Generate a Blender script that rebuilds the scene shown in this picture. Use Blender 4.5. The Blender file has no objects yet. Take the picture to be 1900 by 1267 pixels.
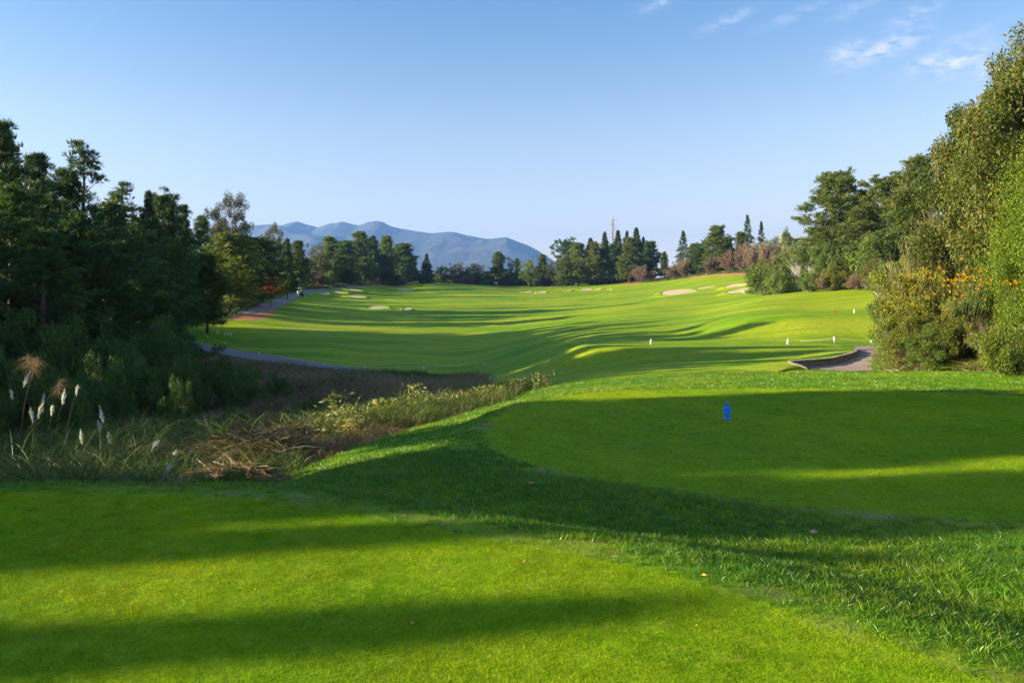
import bpy, math, random
import numpy as np

# ------------------------------------------------------------------ basics
scene = bpy.context.scene
COL = scene.collection
F = 1400.0          # focal length in photo pixels
HZ = 540.0          # horizon row in the photo
E = 1.65            # eye height above the near tee
PI = math.pi

def link(o, parent=None):
    COL.objects.link(o)
    if parent is not None:
        o.parent = parent
    return o

def tag(o, label=None, cat=None, group=None, kind=None):
    if label: o['label'] = label
    if cat: o['category'] = cat
    if group: o['group'] = group
    if kind: o['kind'] = kind
    return o

def W(px, py, d):
    return ((px - 950) / F * d, d, E - (py - HZ) / F * d)

def mesh_np(name, V, Q, mat=None, rnd=None, smooth=False):
    V = np.asarray(V, dtype=np.float32); Q = np.asarray(Q, dtype=np.int32)
    k = Q.shape[1]
    me = bpy.data.meshes.new(name)
    me.vertices.add(len(V)); me.vertices.foreach_set('co', V.ravel())
    me.loops.add(Q.size); me.loops.foreach_set('vertex_index', Q.ravel())
    me.polygons.add(len(Q))
    me.polygons.foreach_set('loop_start', np.arange(0, Q.size, k, dtype=np.int32))
    me.polygons.foreach_set('loop_total', np.full(len(Q), k, dtype=np.int32))
    if smooth:
        me.polygons.foreach_set('use_smooth', np.ones(len(Q), dtype=bool))
    if rnd is not None:
        a = me.attributes.new('rnd', 'FLOAT', 'FACE')
        a.data.foreach_set('value', np.asarray(rnd, dtype=np.float32))
    me.update(calc_edges=True)
    if mat: me.materials.append(mat)
    return me

def join(parts):
    Vs, Qs, n = [], [], 0
    for V, Q in parts:
        Vs.append(V); Qs.append(np.asarray(Q) + n); n += len(V)
    return np.concatenate(Vs), np.concatenate(Qs)

def tube(pts, rad, sides=6, cap=True):
    pts = np.asarray(pts, float); n = len(pts)
    rad = np.broadcast_to(np.asarray(rad, float), (n,))
    T = np.gradient(pts, axis=0); T /= np.linalg.norm(T, axis=1)[:, None] + 1e-9
    ref = np.array([0.0, 0, 1]) if abs(T[0, 2]) < .8 else np.array([1.0, 0, 0])
    A = np.cross(T, ref); A /= np.linalg.norm(A, axis=1)[:, None] + 1e-9
    B = np.cross(T, A)
    th = np.linspace(0, 2 * PI, sides, endpoint=False)
    V = pts[:, None] + rad[:, None, None] * (np.cos(th)[None, :, None] * A[:, None] + np.sin(th)[None, :, None] * B[:, None])
    V = V.reshape(-1, 3)
    i = np.arange(n - 1)[:, None] * sides; j = np.arange(sides)[None]; j2 = (j + 1) % sides
    Q = np.stack([i + j, i + j2, i + sides + j2, i + sides + j], -1).reshape(-1, 4)
    if cap and sides % 2 == 0:
        for b in (0, (n - 1) * sides):
            c = [[b, b + k, b + k + 1, b + k + 2] for k in range(1, sides - 1, 2)]
            c = [x if b else x[::-1] for x in c]
            Q = np.concatenate([Q, np.array(c)])
    return V, Q

def box(cx, cy, cz, sx, sy, sz, rz=0, taper=1.0):
    s = np.array([[-1, -1, -1], [1, -1, -1], [1, 1, -1], [-1, 1, -1], [-1, -1, 1], [1, -1, 1], [1, 1, 1], [-1, 1, 1]], float)
    s[4:, :2] *= taper
    V = s * np.array([sx, sy, sz]) / 2
    c, n = math.cos(rz), math.sin(rz)
    V = V @ np.array([[c, n, 0], [-n, c, 0], [0, 0, 1]])
    return V + np.array([cx, cy, cz]), np.array([[0, 3, 2, 1], [4, 5, 6, 7], [0, 1, 5, 4], [1, 2, 6, 5], [2, 3, 7, 6], [3, 0, 4, 7]])

def lathe(prof, sides=12, sx=1.0, sy=1.0, c=(0, 0, 0)):
    prof = np.array(prof, float); n = len(prof)
    th = np.linspace(0, 2 * PI, sides, endpoint=False)
    V = np.stack([prof[:, 0:1] * np.cos(th) * sx, prof[:, 0:1] * np.sin(th) * sy, np.repeat(prof[:, 1:2], sides, 1)], -1).reshape(-1, 3) + np.array(c)
    i = np.arange(n - 1)[:, None] * sides; j = np.arange(sides)[None]; j2 = (j + 1) % sides
    return V, np.stack([i + j, i + j2, i + sides + j2, i + sides + j], -1).reshape(-1, 4)

def obj(name, parts, mat, parent=None, smooth=False, loc=None):
    V, Q = join(parts) if isinstance(parts, list) else parts
    o = bpy.data.objects.new(name, mesh_np(name, V, Q, mat, smooth=smooth))
    link(o, parent)
    if loc is not None: o.location = loc
    return o

def empty(name, loc=(0, 0, 0), rz=0, scale=(1, 1, 1)):
    o = bpy.data.objects.new(name, None)
    o.empty_display_size = .3
    o.location = loc; o.rotation_euler = (0, 0, rz); o.scale = scale
    return link(o)

# ------------------------------------------------------------------ materials
def newmat(name):
    m = bpy.data.materials.new(name); m.use_nodes = True
    nt = m.node_tree; nt.nodes.clear()
    return m, nt, nt.nodes, nt.links

def plain(name, col, rough=.6, noise=0.0, scale=8, metallic=0, bump=0):
    m, nt, N, L = newmat(name)
    out = N.new('ShaderNodeOutputMaterial'); p = N.new('ShaderNodeBsdfPrincipled')
    p.inputs['Roughness'].default_value = rough; p.inputs['Metallic'].default_value = metallic
    L.new(p.outputs[0], out.inputs[0])
    tc = N.new('ShaderNodeTexCoord'); nz = N.new('ShaderNodeTexNoise')
    nz.inputs['Scale'].default_value = scale; nz.inputs['Detail'].default_value = 6
    L.new(tc.outputs['Object'], nz.inputs['Vector'])
    mx = N.new('ShaderNodeMix'); mx.data_type = 'RGBA'
    c = np.array(col)
    mx.inputs[6].default_value = (*(c * (1 - noise)), 1); mx.inputs[7].default_value = (*np.minimum(c * (1 + noise), 1), 1)
    L.new(nz.outputs['Fac'], mx.inputs[0]); L.new(mx.outputs[2], p.inputs['Base Color'])
    if bump:
        b = N.new('ShaderNodeBump'); b.inputs['Strength'].default_value = bump
        L.new(nz.outputs['Fac'], b.inputs['Height']); L.new(b.outputs[0], p.inputs['Normal'])
    return m

def leafmat(name, cols, transl=.35, rough=.5, var=.25, spec=.3, patch=0):
    """cols: dark, mid, light (each leaf takes its own from the attribute)"""
    m, nt, N, L = newmat(name)
    out = N.new('ShaderNodeOutputMaterial')
    at = N.new('ShaderNodeAttribute'); at.attribute_name = 'rnd'
    cr = N.new('ShaderNodeValToRGB')
    el = cr.color_ramp.elements
    while len(el) < len(cols): el.new(.5)
    for i, c in enumerate(cols):
        el[i].position = i / (len(cols) - 1); el[i].color = (*c, 1)
    L.new(at.outputs['Fac'], cr.inputs[0])
    oi = N.new('ShaderNodeObjectInfo')
    hs = N.new('ShaderNodeHueSaturation')
    mr = N.new('ShaderNodeMapRange'); mr.inputs[3].default_value = 1 - var; mr.inputs[4].default_value = 1 + var
    L.new(oi.outputs['Random'], mr.inputs[0]); L.new(mr.outputs[0], hs.inputs['Value'])
    ml = N.new('ShaderNodeMath'); ml.operation = 'MULTIPLY'; ml.inputs[1].default_value = 7.31
    fr = N.new('ShaderNodeMath'); fr.operation = 'FRACT'
    mh = N.new('ShaderNodeMapRange'); mh.inputs[3].default_value = .5 - var * .06; mh.inputs[4].default_value = .5 + var * .04
    L.new(oi.outputs['Random'], ml.inputs[0]); L.new(ml.outputs[0], fr.inputs[0]); L.new(fr.outputs[0], mh.inputs[0])
    L.new(mh.outputs[0], hs.inputs['Hue'])
    src = cr.outputs[0]
    if patch:
        ge = N.new('ShaderNodeNewGeometry')
        for sc_, a_, b_, lo_, hi_ in ((.55, .36, .64, (.62, .86, .8), (1.3, 1.06, 1.0)), (2.6, .45, .75, (1, 1, 1), (1.35, 1.1, 1.6)), (9., .35, .6, (.72, .8, .8), (1.08, 1.05, 1))):
            nz_ = N.new('ShaderNodeTexNoise'); nz_.inputs['Scale'].default_value = sc_; nz_.inputs['Detail'].default_value = 4; L.new(ge.outputs['Position'], nz_.inputs['Vector'])
            mr_ = N.new('ShaderNodeMapRange'); mr_.inputs[1].default_value = a_; mr_.inputs[2].default_value = b_; L.new(nz_.outputs['Fac'], mr_.inputs[0])
            cm_ = N.new('ShaderNodeMix'); cm_.data_type = 'RGBA'; cm_.inputs[6].default_value = (*lo_, 1); cm_.inputs[7].default_value = (*hi_, 1); L.new(mr_.outputs[0], cm_.inputs[0])
            mu_ = N.new('ShaderNodeVectorMath'); mu_.operation = 'MULTIPLY'; L.new(src, mu_.inputs[0]); L.new(cm_.outputs[2], mu_.inputs[1]); src = mu_.outputs[0]
    if patch:
        dt_ = N.new('ShaderNodeVectorMath'); dt_.operation = 'DOT_PRODUCT'; L.new(ge.outputs['Position'], dt_.inputs[0]); dt_.inputs[1].default_value = (4.2, 2.1, 0)
        sn_ = N.new('ShaderNodeMath'); sn_.operation = 'SINE'; L.new(dt_.outputs['Value'], sn_.inputs[0])
        mr_ = N.new('ShaderNodeMapRange'); mr_.inputs[1].default_value = -.35; mr_.inputs[2].default_value = .35; mr_.inputs[3].default_value = .91 if patch == 1 else 1; mr_.inputs[4].default_value = 1.07 if patch == 1 else 1; L.new(sn_.outputs[0], mr_.inputs[0])
        sc2 = N.new('ShaderNodeVectorMath'); sc2.operation = 'SCALE'; L.new(src, sc2.inputs[0]); L.new(mr_.outputs[0], sc2.inputs['Scale']); src = sc2.outputs[0]
        nz_ = N.new('ShaderNodeTexNoise'); nz_.inputs['Scale'].default_value = 5.5; nz_.inputs['Detail'].default_value = 5; L.new(ge.outputs['Position'], nz_.inputs['Vector'])
        mr_ = N.new('ShaderNodeMapRange'); mr_.inputs[1].default_value = .66; mr_.inputs[2].default_value = .74; mr_.inputs[4].default_value = .75; L.new(nz_.outputs['Fac'], mr_.inputs[0])
        dm_ = N.new('ShaderNodeMix'); dm_.data_type = 'RGBA'; L.new(mr_.outputs[0], dm_.inputs[0]); L.new(src, dm_.inputs[6]); dm_.inputs[7].default_value = (.38, .28, .10, 1); src = dm_.outputs[2]
    L.new(src, hs.inputs['Color'])
    p = N.new('ShaderNodeBsdfPrincipled'); p.inputs['Roughness'].default_value = rough
    p.inputs['Specular IOR Level'].default_value = spec
    t = N.new('ShaderNodeBsdfTranslucent')
    g = N.new('ShaderNodeMix'); g.data_type = 'RGBA'; g.blend_type = 'MULTIPLY'; g.inputs[0].default_value = 1
    g.inputs[7].default_value = (1.15, 1.2, .6, 1)
    L.new(hs.outputs[0], p.inputs['Base Color']); L.new(hs.outputs[0], g.inputs[6]); L.new(g.outputs[2], t.inputs[0])
    mx = N.new('ShaderNodeMixShader'); mx.inputs[0].default_value = transl
    L.new(p.outputs[0], mx.inputs[1]); L.new(t.outputs[0], mx.inputs[2]); L.new(mx.outputs[0], out.inputs[0])
    return m

M = {}
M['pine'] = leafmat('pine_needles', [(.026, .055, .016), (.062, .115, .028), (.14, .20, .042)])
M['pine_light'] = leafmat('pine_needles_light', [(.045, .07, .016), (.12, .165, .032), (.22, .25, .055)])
M['fir'] = leafmat('fir_needles', [(.025, .05, .02), (.065, .11, .038), (.13, .17, .06)])
M['euc'] = leafmat('eucalyptus_leaves', [(.03, .045, .018), (.075, .09, .035), (.14, .13, .06)])
M['broad'] = leafmat('broad_leaves', [(.035, .065, .012), (.10, .16, .02), (.21, .25, .04)])
M['broad_red'] = leafmat('reddish_leaves', [(.025, .05, .008), (.085, .125, .016), (.24, .17, .045)])
M['yellowbush'] = leafmat('yellow_green_leaves', [(.06, .085, .01), (.17, .20, .015), (.38, .31, .03)])
M['ivy'] = leafmat('climber_leaves', [(.03, .075, .006), (.12, .20, .010), (.30, .32, .03)], transl=.4)
M['dark'] = leafmat('dark_leaves', [(.026, .06, .012), (.07, .13, .022), (.15, .22, .04)])
M['brownbush'] = leafmat('brown_twigs', [(.08, .05, .035), (.17, .11, .075), (.26, .18, .11)], transl=.15)
M['scrubtwig'] = leafmat('reddish_twigs', [(.09, .05, .035), (.2, .115, .07), (.34, .2, .11)], transl=.15)
M['tanbush'] = leafmat('tan_sprays', [(.09, .09, .025), (.20, .18, .05), (.36, .29, .10)], transl=.3)
M['maple'] = leafmat('maple_leaves', [(.2, .05, .015), (.42, .1, .02), (.5, .22, .04)])
M['olive'] = leafmat('olive_leaves', [(.05, .06, .018), (.11, .12, .03), (.18, .16, .05)])
M['flower'] = leafmat('yellow_petals', [(.42, .2, .01), (.6, .34, .01), (.75, .5, .02)], var=.05)
M['plume'] = leafmat('plume_hairs', [(.45, .45, .46), (.62, .62, .64), (.8, .8, .82)], transl=.4, var=.1)
M['seed'] = leafmat('seed_heads', [(.14, .09, .05), (.24, .16, .09), (.34, .24, .14)], transl=.3, var=.1)
M['stemgreen'] = plain('flower_stem', (.07, .11, .02), .7, .2, 20)
M['bark'] = plain('bark', (.11, .08, .06), .9, .45, 14, bump=.4)
M['palebark'] = plain('pale_bark', (.5, .46, .4), .8, .25, 10)
M['redbark'] = plain('reddish_bark', (.3, .18, .12), .85, .3, 6)
M['tee_grass'] = leafmat('mown_grass', [(.09, .20, .003), (.24, .38, .004), (.43, .53, .010)], transl=.3, var=.15, rough=.6, spec=.06, patch=1)
M['rough_grass'] = leafmat('rough_grass', [(.035, .11, .004), (.10, .24, .005), (.24, .38, .02)], transl=.35, var=.3, rough=.35, spec=.5, patch=2)
M['wild_green'] = leafmat('wild_grass_green', [(.03, .06, .012), (.08, .125, .02), (.17, .20, .04)], transl=.35, var=.4)
M['wild_straw'] = leafmat('wild_grass_straw', [(.10, .07, .035), (.22, .155, .07), (.38, .28, .14)], transl=.3, var=.3)
M['wild_purple'] = leafmat('wild_grass_purple', [(.13, .085, .045), (.30, .19, .11), (.48, .33, .19)], transl=.3, var=.3)
M['lit_reed'] = leafmat('reed_blades', [(.08, .11, .02), (.2, .24, .04), (.4, .34, .12)], transl=.4, var=.3)

# ------------------------------------------------------------------ terrain
CT = []
def cp(px, py, d): CT.append(W(px, py, d))
for t in [(1500,1050,5.5),(700,940,7),(600,900,8),(900,960,6.8),(1200,930,7.5),(1600,975,6.9),(1900,985,6.8),(1900,1150,4.6),
          (480,915,8.0),(600,860,11.4),(750,800,15),(880,760,19),(700,860,10.2),(800,800,13.5),
          (900,740,30),(700,700,50),(700,691,60),(560,720,40),(340,622,76),(440,655,66),(520,672,62),(600,684,60.5),(650,688,60),(850,690,60),(370,606,82),(420,598,90),
          (460,590,95),(500,565,125),(540,545,165),(620,535,210),(700,528,262),(760,523,292),
          (600,650,68),(600,620,82),(600,590,110),(600,565,145),(600,550,178),
          (750,665,66),(750,640,75),(750,610,95),(750,580,130),(750,560,170),(750,545,220),(750,531,285),
          (950,680,52),(950,650,64),(950,620,85),(950,590,115),(950,565,160),(950,545,220),(950,533,300),
          (1100,560,160),(1100,545,210),(1100,535,260),(1100,527,300),
          (1250,548,150),(1250,530,215),(1250,519,255),(1370,543,130),(1365,533,150),(1390,512,200),(1390,505,222),(1430,505,215),(1470,500,200),(1520,500,160),
          (1500,535,110),(1500,545,95),(1500,562,78),(1640,545,82),(1640,572,64),(1640,520,110),(1800,560,60),(1900,600,40),
          (1900,690,22),(1700,688,24),(1500,700,22),(1300,712,20),(1100,716,22),(1000,722,25),(900,722,36),(1000,700,36),(1000,662,52),
          (1100,622,60),(1200,600,75),(1300,582,90),(1200,572,110),(1400,562,85),(1400,592,62),(1200,680,33),(1350,680,30),
          (1620,688,27),(1640,646,38),(1500,684,28),(1300,668,36),(1550,636,43),(1400,636,47),(1250,622,55),(1640,634,46)]:
    cp(*t)
CT += [(0,0,0),(-5,0,0),(5,0,-.1),(0,-10,0),(-10,-10,-.3),(10,-10,.2),(-8,3,-.4),(8,3,-.2),(-4,6.3,-.15),
       (-3.2,8,-.85),(-4,10,-1.25),(-8,12,-1.7),(-6,16,-1.95),(-10,20,-2.6),(-4,20,-2.25),(-15,30,-4),(-8,30,-3.7),(-3,30,-3.0),
       (-30,20,-3),(-50,20,-1),(-40,50,-3.6),(-30,62,-3.4),(-60,90,0),(-80,150,3),(-60,200,4.5),(-120,300,10),(-60,0,1),(-30,-5,0),
       (12,8,-.55),(14,16,-.7),(40,30,1),(60,60,4),(80,100,9),(120,200,12),(200,300,20),(88,240,10),(75,150,6),
       (-40,-40,1),(40,-40,1),(0,-60,1),(0,340,5),(-60,330,7),(100,340,13),(0,430,-2),(-150,430,4),(150,430,6),(0,520,-6),(-200,200,10)]
CT = np.array(CT)
WA = 6.0
def warp(x, y):
    x = np.asarray(x, float); y = np.asarray(y, float); r = np.hypot(x, y) + 1e-6; k = np.arcsinh(r / WA) / r
    return np.stack([x * k, y * k], -1)
_P = warp(CT[:, 0], CT[:, 1])
def _k(r2): return 0.5 * r2 * np.log(r2 + 1e-9)
_n = len(CT)
_A = np.zeros((_n + 3, _n + 3))
_A[:_n, :_n] = _k(((_P[:, None] - _P[None]) ** 2).sum(-1)) + np.eye(_n) * 2e-3
_A[:_n, _n] = 1; _A[:_n, _n + 1:] = _P; _A[_n:, :_n] = _A[:_n, _n:].T
_w = np.linalg.solve(_A, np.concatenate([CT[:, 2], np.zeros(3)]))
def rbf(x, y):
    P = warp(x, y).reshape(-1, 2); out = np.empty(len(P))
    for i in range(0, len(P), 20000):
        p = P[i:i + 20000]
        out[i:i + 20000] = _k(((p[:, None] - _P[None]) ** 2).sum(-1)) @ _w[:_n] + _w[_n] + p @ _w[_n + 1:]
    return out.reshape(np.shape(x))

def sdist(x, y, poly):
    """signed distance to a polygon, positive inside"""
    x = np.asarray(x, float); y = np.asarray(y, float)
    P = np.array(poly, float); d2 = np.full(x.shape, 1e18); ins = np.zeros(x.shape, bool)
    for i in range(len(P)):
        ax, ay = P[i]; bx, by = P[(i + 1) % len(P)]
        ex, ey = bx - ax, by - ay
        t = np.clip(((x - ax) * ex + (y - ay) * ey) / (ex * ex + ey * ey + 1e-12), 0, 1)
        d2 = np.minimum(d2, (x - ax - t * ex) ** 2 + (y - ay - t * ey) ** 2)
        c = ((ay > y) != (by > y)) & (x < (bx - ax) * (y - ay) / (by - ay + 1e-12) + ax)
        ins ^= c
    return np.sqrt(d2) * np.where(ins, 1, -1)

def ground_poly(pts, h):      # pixel outline on a level plane h below the eye
    return [((px - 950) / F * (h * F / (py - HZ)), h * F / (py - HZ)) for px, py in pts]
def smooth_poly(p, it=2):
    p = np.array(p)
    for _ in range(it):
        q = np.roll(p, -1, 0)
        p = np.stack([p * .75 + q * .25, p * .25 + q * .75], 1).reshape(-1, 2)
    return p
TEE1 = smooth_poly([(-9, 5.6), (-9, -5), (3.2, -5), (3.4, 0), (2.75, 2.0)] + ground_poly([(1850,1267),(1700,1215),(1500,1140),(1300,1080),(1100,1030),(900,998),(700,958),(560,932),(460,921),(250,914),(0,910)], 1.65), 2)
TEE2 = smooth_poly(ground_poly([(1900,968),(1750,963),(1600,953),(1400,926),(1200,903),(1060,882),(960,860),(895,825),(893,795),(915,772),(960,752),(1020,736),(1110,725),(1300,720),(1550,721),(1900,734)], 2.2) + [(13, 14.5), (13.5, 10), (9, 7.6)], 2)
TEE3 = smooth_poly(ground_poly([(1590,646),(1300,646),(1120,643),(1085,638),(1110,634),(1300,632.5),(1520,634)], 2.85), 2)
TEE4 = smooth_poly(ground_poly([(1435,580.5),(1450,578.5),(1700,578),(1720,582),(1600,582.8),(1450,582.6)], 1.68), 1)
TEES = [(TEE1, 0.0, 1.7), (TEE2, E - 2.2, .8), (TEE3, E - 2.85, 3.5), (TEE4, E - 1.68, 8.0)]
BUNK = [(601,547,20,150),(631,545,24,155),(658,540,26,178),(754,541,30,190),(662,553,30,140),(702,553,40,140),(756,554,18,135),
        (979,543,14,215),(1005,544,18,215),(1054,541,12,235),(1088,539,24,245),(1110,538,10,248),(1133,538,8,250),
        (1257,546,66,150),(1308,536,30,185),(1366,533,40,150),(1373,543,46,128)]
def sstep(t): t = np.clip(t, 0, 1); return t * t * (3 - 2 * t)
def zbase(x, y):
    x = np.asarray(x, float); y = np.asarray(y, float)
    z = rbf(x, y)
    r = np.hypot(x, y)
    u = .10 * np.sin(x * .31 + 1.3 * np.sin(y * .17)) * np.sin(y * .23 + 1) + .05 * np.sin(x * .9 + y * .5) * np.sin(y * 1.1 - x * .3)
    z = z + .45 * u * sstep((r - 10) / 40) + .012 * np.sin(x * 3.1 + np.sin(y * 2.3)) * np.sin(y * 2.7 + x)
    und = .15 * np.sin(x * .035 + 1.5 * np.sin(y * .03)) * np.sin(y * .045 + x * .02)
    z = z + und * sstep((y - 90) / 50) * sstep((330 - y) / 60)
    for poly, zt, w in TEES:
        c = np.array(poly).mean(0); ext = np.abs(np.array(poly) - c).max() + w + 2
        m = (np.abs(x - c[0]) < ext) & (np.abs(y - c[1]) < ext)
        if m.any():
            a = sstep((sdist(x[m], y[m], poly) + w) / w)
            zz = z[m]; z[m] = zz * (1 - a) + zt * a
    return z
def ray_hit(px, py, fn):
    d = np.exp(np.linspace(math.log(3), math.log(420), 700))
    x = (px - 950) / F * d; zr = E - (py - HZ) / F * d
    g = fn(x, d) - zr
    i = np.argmax(g > 0)
    if not (g > 0).any(): i = np.argmin(np.abs(g))
    return float(x[i]), float(d[i])
BK = []
for px, py, w, d0 in BUNK:
    x, y = ray_hit(px, py, zbase)
    if y > d0 * 1.35 or y < d0 * .7: y = d0; x = (px - 950) / F * y
    rx = w * y / F / 2
    BK.append((x, y, rx, max(1.6, min(4.2, rx * .9))))
def ground_z(x, y):
    x = np.asarray(x, float); y = np.asarray(y, float)
    shp = x.shape; x = np.atleast_1d(x); y = np.atleast_1d(y)
    z = zbase(x, y)
    return z.reshape(shp)
def gz(x, y): return float(ground_z(np.array([x]), np.array([y]))[0])
def hit(px, py):
    x, y = ray_hit(px, py, ground_z); return x, y, gz(x, y)

def dpoly(pts): return [((px - 950) / F * d, d) for px, py, d in pts]
WILD1 = dpoly([(400,912,7.7),(545,868,11.2),(730,808,14.6),(880,762,18.5),(950,748,21.5),(968,735,27),(900,715,38),(870,697,54),(760,699,57.5),(640,696,58),(520,682,60.2),(440,662,64),(360,640,71),(300,620,80)]) + \
        [(-75, 110), (-110, 60), (-110, -30), (-12, -12), (-10.5, 0), (-10, 6.2), (-5.5, 6.55), (-3.0, 6.6), (-2.55, 7.1)]
WILD2 = dpoly([(330,612,84),(400,603,92),(430,590,100),(470,562,122),(525,545,158),(555,535,185),(620,528,215),(700,524,262),(770,521,300),(800,518,330),(800,500,420)]) + \
        [(-100, 600), (-400, 600), (-400, 110), (-75, 110)]
WILD3 = dpoly([(800,523,308),(960,530,308),(1040,528,303),(1100,525,290),(1180,527,278),(1200,520,265),(1290,512,245),(1390,500,218),(1398,505,195),(1392,530,122),(1440,537,104),(1640,530,100),(1650,560,66),(1650,640,38),(1655,678,26.2),(1700,685,24),(1900,690,22.5)]) + \
        [(30, 18), (60, 14), (300, 10), (600, 300), (600, 700), (-100, 700), (-60, 430)]
DIRT = [dpoly([(415,582,100),(430,565,118),(470,560,125),(512,562,128),(508,585,104),(480,598,92),(420,598,92)]),
        dpoly([(600,534,205),(640,530,218),(700,528,250),(760,525,290),(800,524,300),(780,519,312),(700,523,272),(600,526,218)]),
        dpoly([(1270,517,243),(1390,505,208),(1395,498,226),(1290,508,256)]), dpoly([(1150,530,268),(1190,532,262),(1190,526,278),(1150,527,280)]),
        dpoly([(1770,689,22.9),(1850,692,22.3),(2000,694,21.8),(2000,688,23),(1850,688,23)])]

# ---- ground sheet
def axis(lo, hi, ds, a):
    s = np.arange(math.asinh(lo / a), math.asinh(hi / a) + ds, ds); return a * np.sinh(s)
gx = axis(-520, 520, .0135, 4.0); gy = axis(-70, 520, .0125, 4.0)
far = np.array([600, 800, 1200, 2000, 3500, 6000, 9500.])
gx = np.concatenate([-far[::-1], gx, far]); gy = np.concatenate([-far[::-1][:-2], [-300, -150, -100], gy, far])
X, Y = np.meshgrid(gx, gy)
inner = (np.abs(X) < 540) & (Y > -105) & (Y < 540)
Z = np.full(X.shape, 0.0)
Z[inner] = ground_z(X[inner], Y[inner])
rr = np.hypot(X, Y)
fade = sstep((np.maximum(rr, 0) - 430) / 500)
Z = np.where(rr > 330, Z * (1 - sstep((rr - 330) / 220)) + (-6) * sstep((rr - 330) / 220) - 30 * fade, Z)
Z[~inner] = np.where(rr[~inner] < 430, 0, -6 - 30 * fade[~inner])
ny, nx = X.shape
idx = np.arange(nx * ny).reshape(ny, nx)
Q = np.stack([idx[:-1, :-1], idx[:-1, 1:], idx[1:, 1:], idx[1:, :-1]], -1).reshape(-1, 4)
gme = mesh_np('ground', np.stack([X, Y, Z], -1).reshape(-1, 3), Q, smooth=True)
def gridz(x, y):
    x = np.asarray(x, float); y = np.asarray(y, float)
    i = np.clip(np.searchsorted(gx, x) - 1, 0, nx - 2); j = np.clip(np.searchsorted(gy, y) - 1, 0, ny - 2)
    a = (x - gx[i]) / (gx[i + 1] - gx[i]); b = (y - gy[j]) / (gy[j + 1] - gy[j])
    return (Z[j, i] * (1 - a) + Z[j, i + 1] * a) * (1 - b) + (Z[j + 1, i] * (1 - a) + Z[j + 1, i + 1] * a) * b
def addattr(me, name, v):
    a = me.attributes.new(name, 'FLOAT', 'POINT'); a.data.foreach_set('value', np.asarray(v, dtype=np.float32).ravel())
near = inner & (Y < 90) & (np.abs(X) < 90)
sdm = np.full(X.shape, -3.0)
for poly, zt, w in TEES:
    sdm[near] = np.maximum(sdm[near], sdist(X[near], Y[near], poly))
sd12 = np.full(X.shape, -3.0)
wild = np.full(X.shape, -8.0)
for P_ in (WILD1, WILD2, WILD3): wild[inner] = np.maximum(wild[inner], sdist(X[inner], Y[inner], P_))
wild[~inner] = 8
dirt = np.full(X.shape, -9.0)
for P_ in DIRT: dirt[inner] = np.maximum(dirt[inner], sdist(X[inner], Y[inner], P_))
addattr(gme, 'sd_mown', np.clip(sdm, -3, 3)); addattr(gme, 'sd_wild', np.clip(wild, -8, 8)); addattr(gme, 'sd_dirt', np.clip(dirt, -9, 9))

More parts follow.
